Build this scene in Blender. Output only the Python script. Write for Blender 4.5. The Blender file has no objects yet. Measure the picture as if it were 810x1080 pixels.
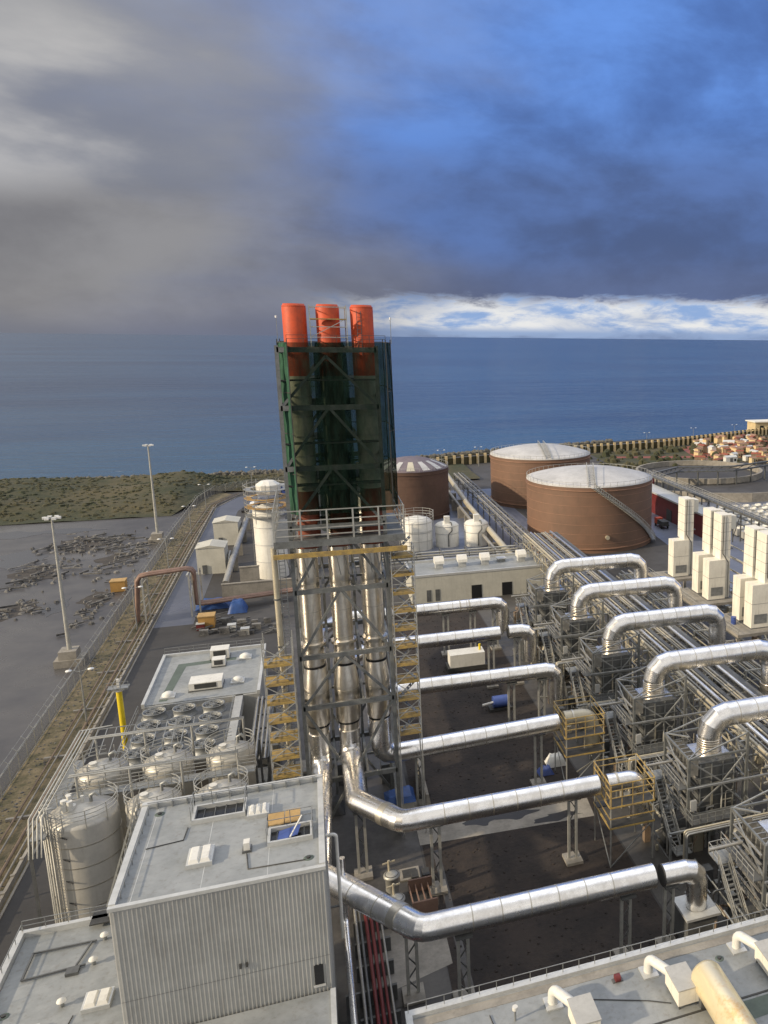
import bpy, math, random
from mathutils import Vector, Matrix
random.seed(7)
PI = math.pi
S = bpy.context.scene
C = S.collection
# ------------------------------------------------------------------ camera
CAMH, FPX, PPX, PIT, ROLL, YAW = 55.0, 873.0, 662.0, 0.207, 0.010, 0.364
cd = bpy.data.cameras.new('camera'); cam = bpy.data.objects.new('camera', cd); C.objects.link(cam)
cd.sensor_fit = 'VERTICAL'; cd.sensor_height = 24; cd.sensor_width = 18
cd.lens = 24 * FPX / 1080
cd.shift_x = -(PPX - 405) / 1080
cd.clip_start = 0.5; cd.clip_end = 80000
cam.matrix_world = Matrix.Translation((0, 0, CAMH)) @ Matrix.Rotation(-YAW, 4, 'Z') @ Matrix.Rotation(PI/2 - PIT, 4, 'X') @ Matrix.Rotation(ROLL, 4, 'Z')
S.camera = cam
# ------------------------------------------------------------------ sun, exposure, sky
SUN_EL, SUN_AZ = math.radians(23), math.radians(192)      # azimuth of the sun measured from +X, counter clockwise
sl = bpy.data.lights.new('sun', 'SUN'); sl.energy = 4.4; sl.angle = math.radians(1.2); sl.color = (1.0, 0.83, 0.60)
so = bpy.data.objects.new('sun', sl); C.objects.link(so)
sd = Vector((math.cos(SUN_EL)*math.cos(SUN_AZ), math.cos(SUN_EL)*math.sin(SUN_AZ), math.sin(SUN_EL)))
so.rotation_euler = (-sd).to_track_quat('-Z', 'Y').to_euler(); so.location = sd * 300
S.view_settings.view_transform = 'Standard'; S.view_settings.look = 'None'
S.view_settings.exposure = 0.0; S.view_settings.gamma = 1; S.view_settings.use_curve_mapping = False
W = bpy.data.worlds.new('World'); S.world = W; W.use_nodes = True
nt = W.node_tree; nt.nodes.clear()

class NG:
    """tiny helper to write node graphs"""
    def __init__(s, nt): s.nt = nt
    def n(s, t, **k):
        o = s.nt.nodes.new(t)
        for a, b in k.items(): setattr(o, a, b)
        return o
    def put(s, sock, v):
        if hasattr(v, 'node') or isinstance(v, bpy.types.NodeSocket): s.nt.links.new(v, sock)
        else:
            if isinstance(v, (tuple, list)) and len(v) == 3 and sock.type == 'RGBA': v = (*v, 1)
            sock.default_value = v
    def m(s, op, a, b=0.0, c=None, clamp=False):
        o = s.n('ShaderNodeMath', operation=op); o.use_clamp = clamp
        s.put(o.inputs[0], a); s.put(o.inputs[1], b)
        if c is not None: s.put(o.inputs[2], c)
        return o.outputs[0]
    def mix(s, f, a, b, bt='MIX'):
        o = s.n('ShaderNodeMix', data_type='RGBA', blend_type=bt)
        s.put(o.inputs['Factor'], f); s.put(o.inputs[6], a); s.put(o.inputs[7], b)
        return o.outputs[2]
    def ss(s, v, a, b, lo=0.0, hi=1.0):
        o = s.n('ShaderNodeMapRange', interpolation_type='SMOOTHSTEP')
        s.put(o.inputs[0], v); o.inputs[1].default_value = a; o.inputs[2].default_value = b
        o.inputs[3].default_value = lo; o.inputs[4].default_value = hi
        return o.outputs[0]
    def noise(s, vec, scale, detail=4, rough=.55, dist=0.0):
        o = s.n('ShaderNodeTexNoise'); s.put(o.inputs['Vector'], vec)
        o.inputs['Scale'].default_value = scale; o.inputs['Detail'].default_value = detail
        o.inputs['Roughness'].default_value = rough; o.inputs['Distortion'].default_value = dist
        return o.outputs[0]
    def comb(s, x, y, z):
        o = s.n('ShaderNodeCombineXYZ'); s.put(o.inputs[0], x); s.put(o.inputs[1], y); s.put(o.inputs[2], z); return o.outputs[0]

def build_sky():
    g = NG(nt)
    tc = g.n('ShaderNodeTexCoord'); sp = g.n('ShaderNodeSeparateXYZ'); nt.links.new(tc.outputs['Generated'], sp.inputs[0])
    x, y, z = sp.outputs
    hx, hy = math.sin(YAW), math.cos(YAW)
    fwd = g.m('ADD', g.m('MULTIPLY', x, hx), g.m('MULTIPLY', y, hy))
    rgt = g.m('SUBTRACT', g.m('MULTIPLY', x, hy), g.m('MULTIPLY', y, hx))
    az = g.m('ARCTAN2', rgt, fwd)                       # azimuth about the heading of the plant
    hl = g.m('SQRT', g.m('ADD', g.m('MULTIPLY', x, x), g.m('MULTIPLY', y, y)))
    el = g.m('ARCTAN2', z, hl)
    # cloud deck coordinates
    zz = g.m('MAXIMUM', g.m('ADD', z, .10), .05)
    cx = g.m('DIVIDE', rgt, zz); cy = g.m('DIVIDE', fwd, zz)
    va = g.comb(g.m('MULTIPLY', az, 2.6), g.m('MULTIPLY', el, 5.0), 4.1)
    n1 = g.noise(va, 1.1, 8, .50, .12)
    n2 = g.noise(va, 2.0, 9, .56, .18)
    vs = g.comb(g.m('MULTIPLY', az, 2.4), g.m('MULTIPLY', el, 6.5), 3.3)
    n3 = g.noise(vs, 1.2, 7, .52, .15)
    azn = g.m('ADD', az, g.m('MULTIPLY', g.m('SUBTRACT', n3, .5), .60))
    eln = g.m('ADD', el, g.m('MULTIPLY', g.m('SUBTRACT', n3, .5), .10))
    # right hand side: blue above, slate band, paler blue haze low
    blue = g.mix(g.ss(n2, .35, .68), (.085, .175, .47), (.15, .33, .84))
    slate = g.mix(g.ss(n2, .35, .65), (.072, .112, .255), (.11, .195, .47))
    low = g.mix(g.ss(n2, .3, .7), (.085, .115, .235), (.12, .17, .345))
    right = g.mix(g.ss(eln, .055, .12), low, slate)
    right = g.mix(g.ss(eln, .16, .27), right, blue)
    # left hand side: warm grey rain cloud
    grey = g.mix(g.ss(n1, .3, .7), (.24, .25, .295), (.345, .345, .365))
    brown = g.mix(g.ss(n2, .3, .7), (.20, .195, .21), (.295, .29, .305))
    left = g.mix(g.ss(eln, .11, .16), brown, grey)
    left = g.mix(g.ss(eln, .035, .0), left, (.19, .20, .245))
    glow = g.m('MULTIPLY', g.ss(azn, -.52, -.68), g.m('MULTIPLY', g.ss(eln, .10, .17), g.ss(eln, .33, .22)))
    left = g.mix(g.m('MULTIPLY', glow, .9), left, (.68, .66, .64))
    glow2 = g.m('MULTIPLY', g.ss(azn, -.55, -.64), g.ss(eln, .2, .30))
    left = g.mix(g.m('MULTIPLY', glow2, .35), left, (.34, .34, .34))
    col = g.mix(g.ss(azn, -.62, -.10), left, right)
    # middle slate tint between
    # bright cumulus bank low on the right
    ncu = g.noise(g.comb(g.m('MULTIPLY', az, 14), g.m('MULTIPLY', el, 48), 0.0), 1.0, 7, .62, .3)
    ncw = g.noise(g.comb(g.m('MULTIPLY', az, 5), g.m('MULTIPLY', el, 14), 7.0), 1.0, 3, .5)
    top = g.m('ADD', el, g.m('MULTIPLY', g.m('SUBTRACT', ncu, .5), .05))
    band = g.m('MULTIPLY', g.ss(top, .050, .036), g.ss(top, -.02, .008))
    band = g.m('MULTIPLY', band, g.ss(az, -.40, -.18))
    cum = g.mix(g.ss(ncu, .36, .60), (.30, .46, .78), (.93, .93, .92))
    cum = g.mix(g.ss(ncw, .50, .72), cum, g.mix(g.ss(ncu, .3, .7), (.16, .27, .52), (.46, .54, .70)))
    cum = g.mix(g.ss(el, .014, .004), cum, (.34, .46, .70))
    col = g.mix(g.m('MULTIPLY', band, .93), col, cum)
    # overhead and behind, out of view: cloud brightened as fill light and metal reflections
    over = g.mix(g.ss(n1, .35, .65), (.75, .90, 1.25), (1.9, 1.86, 1.8))
    col = g.mix(g.ss(el, .42, .75), col, over)
    beh = g.mix(g.ss(n1, .3, .7), (.55, .57, .62), (1.15, 1.08, .98))
    back = g.m('MAXIMUM', g.ss(az, -.95, -1.35), g.ss(az, 1.25, 1.8))
    col = g.mix(g.m('MULTIPLY', back, g.ss(el, 0, .10)), col, beh)
    cb = g.n('ShaderNodeBackground'); nt.links.new(col, cb.inputs[0]); cb.inputs[1].default_value = 1.0
    sky = g.n('ShaderNodeTexSky', sky_type='NISHITA', sun_disc=False)
    sky.sun_elevation = SUN_EL; sky.sun_rotation = PI/2 - SUN_AZ
    sb = g.n('ShaderNodeBackground'); nt.links.new(sky.outputs[0], sb.inputs[0]); sb.inputs[1].default_value = .05
    ms = g.n('ShaderNodeMixShader'); ms.inputs[0].default_value = .92
    nt.links.new(sb.outputs[0], ms.inputs[1]); nt.links.new(cb.outputs[0], ms.inputs[2])
    ow = g.n('ShaderNodeOutputWorld'); nt.links.new(ms.outputs[0], ow.inputs[0])
build_sky()

# ------------------------------------------------------------------ materials
M = {}
def mat(name, base, rough=.7, metal=0.0, var=.25, scale=.6, base2=None, bump=0.0, bscale=8.0, rvar=0.0, dirt=0.0, stretch=(1,1,1), spec=None, contrast=(.35,.65)):
    m = bpy.data.materials.new(name); m.use_nodes = True; t = m.node_tree; t.nodes.clear(); g = NG(t)
    tc = g.n('ShaderNodeTexCoord'); mp = g.n('ShaderNodeMapping'); t.links.new(tc.outputs['Object'], mp.inputs[0]); mp.inputs['Scale'].default_value = stretch
    v = mp.outputs[0]
    b2 = base2 or tuple(c*(1-var) for c in base)
    n1 = g.noise(v, scale, 6, .6); n2 = g.noise(v, scale*7, 4, .6)
    f = g.ss(g.m('ADD', g.m('MULTIPLY', n1, .7), g.m('MULTIPLY', n2, .3)), *contrast)
    col = g.mix(f, base, b2)
    if dirt:
        gz = g.n('ShaderNodeMapping'); t.links.new(tc.outputs['Object'], gz.inputs[0]); gz.inputs['Scale'].default_value = (2.5, 2.5, .22)
        d = g.ss(g.noise(gz.outputs[0], 1.0, 6, .65), .5, .75)
        col = g.mix(g.m('MULTIPLY', d, dirt), col, (.10, .075, .05))
    p = g.n('ShaderNodeBsdfPrincipled'); t.links.new(col, p.inputs['Base Color'])
    p.inputs['Metallic'].default_value = metal
    if rvar: t.links.new(g.m('ADD', rough, g.m('MULTIPLY', g.m('SUBTRACT', n1, .5), rvar*2), clamp=True), p.inputs['Roughness'])
    else: p.inputs['Roughness'].default_value = rough
    if spec is not None: p.inputs['Specular IOR Level'].default_value = spec
    if bump:
        bn = g.n('ShaderNodeBump'); bn.inputs['Strength'].default_value = 1.0; bn.inputs['Distance'].default_value = bump
        t.links.new(g.noise(v, bscale, 4, .6), bn.inputs['Height']); t.links.new(bn.outputs[0], p.inputs['Normal'])
    o = g.n('ShaderNodeOutputMaterial'); t.links.new(p.outputs[0], o.inputs[0])
    M[name] = m; return m

mat('duct_metal', (.90,.89,.87), .28, 1, .10, .9, bump=.0012, bscale=.7, rvar=.16, base2=(.74,.72,.69), dirt=.12, contrast=(.42,.62))
mat('flue_metal', (.90,.86,.78), .32, 1, .2, .35, bump=.001, bscale=.8, rvar=.08, base2=(.66,.61,.53))
mat('seam_metal', (.58,.55,.48), .42, .9, .2, 1)
mat('galv', (.33,.34,.335), .5, .5, .3, 1.2)
mat('frame_steel', (.23,.24,.235), .5, .45, .4, .9, dirt=.2)
mat('steel', (.15,.155,.155), .55, .35, .35, .8)
mat('steel_light', (.46,.46,.43), .5, .4, .25, .8)
mat('steel_dark', (.07,.07,.068), .6, .3, .3, .8)
mat('scaffold_yellow', (.46,.32,.09), .65, .1, .5, 1.6, base2=(.26,.19,.09), dirt=.2)
mat('yellow', (.72,.55,.02), .5, 0, .1, 1)
mat('chimney_red', (.60,.080,.020), .6, 0, .35, .5, dirt=.5, base2=(.42,.06,.02))
mat('primer_red', (.26,.065,.03), .6, 0, .35, .8)
mat('black_band', (.02,.02,.02), .5, .3)
mat('white_paint', (.70,.69,.64), .5, 0, .14, .5, dirt=.22)
mat('cream_panel', (.78,.75,.66), .5, 0, .14, .5, dirt=.28)
mat('grey_cladding', (.42,.425,.41), .45, .15, .18, .35, dirt=.28)
mat('roof_grey', (.30,.315,.32), .55, 0, .3, .18, base2=(.205,.22,.225), rvar=.2, dirt=.34)
mat('roof_trim', (.56,.57,.56), .45, .3, .18, .6)
mat('roof_dark', (.10,.13,.11), .7)
mat('concrete', (.30,.28,.245), .85, 0, .35, .4, bump=.02, bscale=5)
mat('concrete_wet_shaded', (.085,.080,.074), .5, 0, .45, .25, bump=.01, bscale=3, rvar=.2)  # wet concrete, base tone lowered to paint the shade under racks and frames
mat('stain', (.022,.02,.018), .45, 0, .3, .6)
mat('silo_metal', (.48,.465,.42), .42, .25, .15, .25, dirt=.14, rvar=.1)
mat('block_cream', (.50,.49,.43), .6, 0, .15, .4, dirt=.2)
mat('tank_brown', (.185,.105,.068), .65, 0, .3, .05, dirt=.45, base2=(.13,.078,.052))
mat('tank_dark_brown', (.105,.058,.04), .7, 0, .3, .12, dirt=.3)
mat('tank_ring', (.30,.17,.11), .6, 0, .3, .3)
mat('tank_roof', (.50,.50,.50), .55, 0, .25, .12, dirt=.3)
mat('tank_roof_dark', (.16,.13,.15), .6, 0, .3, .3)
mat('pipe_brown', (.25,.155,.115), .6, 0, .3, .6)
mat('pipe_rust', (.22,.16,.11), .75, 0, .4, .6)
mat('pipe_red', (.15,.022,.022), .5, 0, .3, .6)
mat('pipe_grey', (.38,.37,.34), .45, .5, .3, .6)
mat('pipe_cream', (.55,.50,.38), .45, .4, .2, .6)
mat('black_glass', (.015,.016,.018), .2, 0, .1)
mat('blue_tarp', (.02,.075,.26), .5, 0, .3, .9, bump=.05, bscale=2)
mat('blue_steel', (.05,.09,.30), .4, 0, .2)
mat('plywood', (.46,.30,.12), .75, 0, .25, .8)
mat('amber_sheet', (1.0,.86,.55), .30, .55, .3, .6, base2=(.90,.58,.22), contrast=(.46,.68))
mat('orange', (.42,.24,.07), .6)
mat('white_car', (.75,.76,.78), .25, 0, .05)
mat('dark_car', (.03,.03,.035), .25, 0, .1)
mat('tyre', (.015,.015,.015), .9)
mat('lamp_white', (.8,.8,.78), .4)
mat('ground_mix', (.060,.058,.058), .75, 0, .4, .06, base2=(.034,.032,.031), bump=.03, bscale=1.5, rvar=.25)
mat('yard_wet', (.098,.094,.092), .36, 0, .5, .03, base2=(.050,.049,.053), bump=.006, bscale=.8, rvar=.5)
mat('road_wet_sky_tint', (.105,.115,.15), .30, 0, .3, .05, base2=(.075,.082,.105), bump=.004, bscale=3, rvar=.22)  # wet asphalt with the blue sky reflection put into its base colour
mat('road_dark', (.045,.043,.042), .75, 0, .4, .1, base2=(.03,.029,.029), bump=.01, bscale=3)  # plain dark rough tone
mat('soil', (.034,.025,.020), .85, 0, .5, .22, base2=(.013,.010,.009), bump=.10, bscale=2.2)
mat('verge', (.24,.19,.115), .95, 0, .5, .55, base2=(.085,.080,.042), bump=.12, bscale=2)
mat('bank', (.078,.066,.034), .95, 0, .5, .04, base2=(.028,.036,.016), bump=.35, bscale=.7)
mat('scrub', (.070,.062,.030), .9, 0, .6, .05, base2=(.028,.036,.016))
mat('rock', (.13,.125,.11), .9, 0, .4, .8, bump=.1)
mat('rubble', (.20,.195,.185), .9, 0, .5, .5, base2=(.05,.05,.052), bump=.05)
mat('sand_wall', (.62,.49,.28), .8, 0, .2, .4)
mat('pavement_blue', (.15,.17,.23), .42, 0, .3, .1, rvar=.2)

def net_mat():
    m = bpy.data.materials.new('green_net'); m.use_nodes = True; t = m.node_tree; t.nodes.clear(); g = NG(t)
    tc = g.n('ShaderNodeTexCoord')
    mp = g.n('ShaderNodeMapping'); t.links.new(tc.outputs['Object'], mp.inputs[0]); mp.inputs['Scale'].default_value = (1.2, 1.2, .35)
    n = g.noise(mp.outputs[0], 1.3, 5, .6)
    col = g.mix(g.ss(n, .35, .65), (.007, .015, .012), (.014, .030, .022))
    d = g.n('ShaderNodeBsdfDiffuse'); t.links.new(col, d.inputs[0])
    tr = g.n('ShaderNodeBsdfTransparent'); tr.inputs[0].default_value = (.60, .64, .60, 1)
    mx = g.n('ShaderNodeMixShader'); t.links.new(g.ss(n, .28, .72, .20, .60), mx.inputs[0])
    t.links.new(tr.outputs[0], mx.inputs[1]); t.links.new(d.outputs[0], mx.inputs[2])
    o = g.n('ShaderNodeOutputMaterial'); t.links.new(mx.outputs[0], o.inputs[0]); M['net'] = m
net_mat()
mat('flue_pale', (.60,.59,.47), .55, .1, .2, .5, dirt=.3)
mat('net_sunlit', (.028,.105,.060), .9, 0, .4, .8, base2=(.015,.058,.034))  # brighter net green, painting the sun onto the left corner facet
def sea_mat():
    m = bpy.data.materials.new('sea_water'); m.use_nodes = True; t = m.node_tree; t.nodes.clear(); g = NG(t)
    tc = g.n('ShaderNodeTexCoord'); v = tc.outputs['Object']
    mp = g.n('ShaderNodeMapping'); t.links.new(v, mp.inputs[0]); mp.inputs['Scale'].default_value = (.35, 1, 1); mp.inputs['Rotation'].default_value = (0, 0, .36)
    big = g.noise(mp.outputs[0], .0035, 5, .55, .5); med = g.noise(mp.outputs[0], .03, 4, .6); sm = g.noise(mp.outputs[0], .22, 4, .6)
    col = g.mix(g.ss(big, .35, .65), (.024, .070, .150), (.015, .044, .108))
    spx = g.n('ShaderNodeSeparateXYZ'); t.links.new(v, spx.inputs[0])
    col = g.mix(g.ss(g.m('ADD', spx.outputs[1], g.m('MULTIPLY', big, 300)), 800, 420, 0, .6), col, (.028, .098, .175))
    wind = g.n('ShaderNodeMapping'); t.links.new(v, wind.inputs[0]); wind.inputs['Scale'].default_value = (.25, 1, 1)
    wn = g.noise(wind.outputs[0], .0016, 6, .6, 1.0)
    col = g.mix(g.m('MULTIPLY', g.ss(wn, .5, .62), .3), col, (.045, .10, .18))
    p = g.n('ShaderNodeBsdfPrincipled'); p.inputs['Roughness'].default_value = .22; p.inputs['IOR'].default_value = 1.33
    # white caps
    cap = g.m('MULTIPLY', g.ss(sm, .70, .76), g.ss(med, .50, .62))
    col = g.mix(g.m('MULTIPLY', cap, .5), col, (.5, .52, .55))
    t.links.new(col, p.inputs['Base Color'])
    b1 = g.n('ShaderNodeBump'); b1.inputs['Distance'].default_value = 4.0; b1.inputs['Strength'].default_value = 1; t.links.new(med, b1.inputs['Height'])
    b2 = g.n('ShaderNodeBump'); b2.inputs['Distance'].default_value = 1.0; b2.inputs['Strength'].default_value = 1; t.links.new(sm, b2.inputs['Height']); t.links.new(b1.outputs[0], b2.inputs['Normal'])
    t.links.new(b2.outputs[0], p.inputs['Normal'])
    o = g.n('ShaderNodeOutputMaterial'); t.links.new(p.outputs[0], o.inputs[0]); M['sea'] = m
sea_mat()

# ------------------------------------------------------------------ mesh helpers
class MB:
    def __init__(s): s.v = []; s.f = []; s.mi = []; s.sm = []; s.cur = 0
    def add(s, vs, fs, smooth=False):
        o = len(s.v); s.v += [tuple(p) for p in vs]
        for f in fs: s.f.append(tuple(i+o for i in f)); s.mi.append(s.cur); s.sm.append(smooth)
        return s
    def box(s, x0, x1, y0, y1, z0, z1):
        return s.add([(x0,y0,z0),(x1,y0,z0),(x1,y1,z0),(x0,y1,z0),(x0,y0,z1),(x1,y0,z1),(x1,y1,z1),(x0,y1,z1)],
                     [(0,3,2,1),(4,5,6,7),(0,1,5,4),(1,2,6,5),(2,3,7,6),(3,0,4,7)])
    def bar(s, p, q, w=.15, h=None):
        p, q = Vector(p), Vector(q); d = (q-p)
        if d.length < 1e-6: return s
        d.normalize(); h = h or w
        a = d.cross(Vector((0,0,1)))
        if a.length < .05: a = Vector((1,0,0))
        a.normalize(); b = a.cross(d)
        a *= w/2; b *= h/2
        vs = [p-a-b, p+a-b, p+a+b, p-a+b, q-a-b, q+a-b, q+a+b, q-a+b]
        return s.add(vs, [(0,3,2,1),(4,5,6,7),(0,1,5,4),(1,2,6,5),(2,3,7,6),(3,0,4,7)])
    def tube(s, pts, r, n=8, caps=True, smooth=True):
        pts = [Vector(p) for p in pts]; rs = r if isinstance(r, (list, tuple)) else [r]*len(pts)
        rings = []; prev = None
        for i, p in enumerate(pts):
            d0 = (p-pts[i-1]).normalized() if i else None
            d1 = (pts[i+1]-p).normalized() if i < len(pts)-1 else None
            t = (d0+d1).normalized() if (d0 is not None and d1 is not None) else (d0 or d1)
            if prev is None:
                a = t.cross(Vector((0,0,1)))
                if a.length < .05: a = t.cross(Vector((0,1,0)))
                a.normalize()
            else:
                a = prev - t*prev.dot(t); a.normalize()
            prev = a; b = t.cross(a)
            k = 1.0
            if d0 is not None and d1 is not None:
                c = max(.3, d0.dot(t)); 
                # stretch across the mitre
                m = (d1-d0); m = m.normalized() if m.length > 1e-4 else None
            else: m = None; c = 1
            ring = []
            for j in range(n):
                q = a*math.cos(2*PI*j/n)*rs[i] + b*math.sin(2*PI*j/n)*rs[i]
                if m is not None: q = q + m*q.dot(m)*(1/c-1)
                ring.append(p+q)
            rings.append(ring)
        vs = [q for r_ in rings for q in r_]; fs = []
        for i in range(len(pts)-1):
            for j in range(n):
                fs.append((i*n+j, i*n+(j+1)%n, (i+1)*n+(j+1)%n, (i+1)*n+j))
        s.add(vs, fs, smooth)
        if caps:
            s.add(rings[0], [tuple(range(n))[::-1]]); s.add(rings[-1], [tuple(range(n))])
        return s
    def seg_tube(s, pts, r, n=36):
        """swept pipe whose segments are flat along their length (segmented elbows)"""
        t = MB().tube(pts, r, n)
        k = len(pts)
        for i in range(k-1):
            s.add(t.v[i*n:(i+2)*n], [(j, (j+1)%n, n+(j+1)%n, n+j) for j in range(n)], True)
        s.add(t.v[:n], [tuple(range(n))[::-1]]); s.add(t.v[(k-1)*n:k*n], [tuple(range(n))])
        return s
    def cyl(s, x, y, z0, z1, r, n=24, r2=None):
        return s.tube([(x,y,z0),(x,y,z1)], [r, r if r2 is None else r2], n)
    def lathe(s, x, y, prof, n=32, smooth=True, a0=0, a1=2*PI, flat=False):
        full = abs(a1-a0-2*PI) < 1e-6; k = n if full else n+1; vs = []; fs = []
        for (r, z) in prof:
            for j in range(k):
                a = a0+(a1-a0)*j/n; vs.append((x+r*math.cos(a), y+r*math.sin(a), z))
        for i in range(len(prof)-1):
            for j in range(n):
                j2 = (j+1) % k
                fs.append((i*k+j, i*k+j2, (i+1)*k+j2, (i+1)*k+j))
        return s.add(vs, fs, smooth)
    def ring(s, x, y, z, r, t=.05, h=.1, n=40):
        return s.lathe(x, y, [(r-t,z-h/2),(r+t,z-h/2),(r+t,z+h/2),(r-t,z+h/2),(r-t,z-h/2)], n, False)
    def band(s, p, d, r, w=.2, t=.04, n=20):
        """ring round an arbitrary axis at p"""
        p, d = Vector(p), Vector(d).normalized()
        return s.tube([p-d*w/2, p+d*w/2], r+t, n)
    def poly(s, pts, z0, z1):
        n = len(pts); vs = [(x,y,z0) for x,y in pts]+[(x,y,z1) for x,y in pts]
        fs = [tuple(range(n))[::-1], tuple(range(n,2*n))]+[(i,(i+1)%n,n+(i+1)%n,n+i) for i in range(n)]
        return s.add(vs, fs)
    def rail(s, pts, h=1.1, step=1.6, r=.04, mids=1):
        pts = [Vector(p) for p in pts]
        for i in range(len(pts)-1):
            a, b = pts[i], pts[i+1]; L = (b-a).length; n = max(1, round(L/step))
            for k in range(n+1):
                p = a.lerp(b, k/n); s.bar(p, p+Vector((0,0,h)), r*1.3)
            for m in range(mids+1):
                zz = Vector((0,0,h*(m+1)/(mids+1))); s.bar(a+zz, b+zz, r*1.3)
        return s
    def build(s, name, m, parent=None, loc=None):
        me = bpy.data.meshes.new(name)
        off = Vector(loc) if loc is not None else Vector((0,0,0))
        if parent is not None and 'org' in parent: off = Vector(parent['org'])
        me.from_pydata([tuple(Vector(p)-off) for p in s.v], [], s.f); me.update()
        ms = m if isinstance(m, (list, tuple)) else [m]
        for k in ms: me.materials.append(M[k])
        me.polygons.foreach_set('material_index', s.mi); me.polygons.foreach_set('use_smooth', s.sm)
        o = bpy.data.objects.new(name, me); C.objects.link(o)
        if parent is not None:
            o.parent = parent
        elif loc is not None: o.location = off
        return o
ORG = {}
def thing(name, label, cat, loc=(0,0,0), group=None):
    o = bpy.data.objects.new(name, None); C.objects.link(o); o.empty_display_size = .5
    o.location = loc; o['label'] = label; o['category'] = cat
    if group: o['group'] = group
    o['org'] = list(loc)
    return o
def tag(o, label, cat, group=None):
    o['label'] = label; o['category'] = cat
    if group: o['group'] = group
    return o
def struct(o, kind='structure'): o['kind'] = kind; return o
def part(name, mb, m, parent):
    """mesh given in world coordinates, or local ones when the thing stands at the origin; a part of a part shares its thing's origin"""
    root = parent
    while root.parent: root = root.parent
    off = Vector(root['org']) if root.type == 'EMPTY' else root.location
    me = bpy.data.meshes.new(name)
    me.from_pydata([tuple(Vector(p)-off) for p in mb.v], [], mb.f); me.update()
    for k in (m if isinstance(m, (list, tuple)) else [m]): me.materials.append(M[k])
    me.polygons.foreach_set('material_index', mb.mi); me.polygons.foreach_set('use_smooth', mb.sm)
    o = bpy.data.objects.new(name, me); C.objects.link(o); o.parent = parent
    return o
def copy_tree(o, parent=None):
    c = o.copy(); C.objects.link(c)
    if parent is not None: c.parent = parent; c.matrix_parent_inverse = o.matrix_parent_inverse
    for ch in [k for k in bpy.data.objects if k.parent == o]: copy_tree(ch, c)
    return c
KIDS = {}
def dup(root, loc, label, rotz=None):
    def rec(o, par):
        c = o.copy(); C.objects.link(c)
        if par is not None: c.parent = par
        for ch in list(o.children): rec(ch, c)
        return c
    c = rec(root, None); c.location = loc; c['label'] = label
    if rotz is not None: c.rotation_euler = (0, 0, rotz)
    return c
HD = Vector((math.sin(YAW), math.cos(YAW), 0)); RT = Vector((math.cos(YAW), -math.sin(YAW), 0))
FW = HD*math.cos(PIT) - Vector((0,0,1))*math.sin(PIT); DN = -Vector((0,0,1))*math.cos(PIT) - HD*math.sin(PIT)
def P(px, py, z=0.0):
    X, Y = (px-PPX)/FPX, (py-540)/FPX; a = math.cos(ROLL)*X+math.sin(ROLL)*Y; b = -math.sin(ROLL)*X+math.cos(ROLL)*Y
    d = RT*a + DN*b + FW; t = (z-CAMH)/d.z
    return Vector((d.x*t, d.y*t, z))

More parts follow.
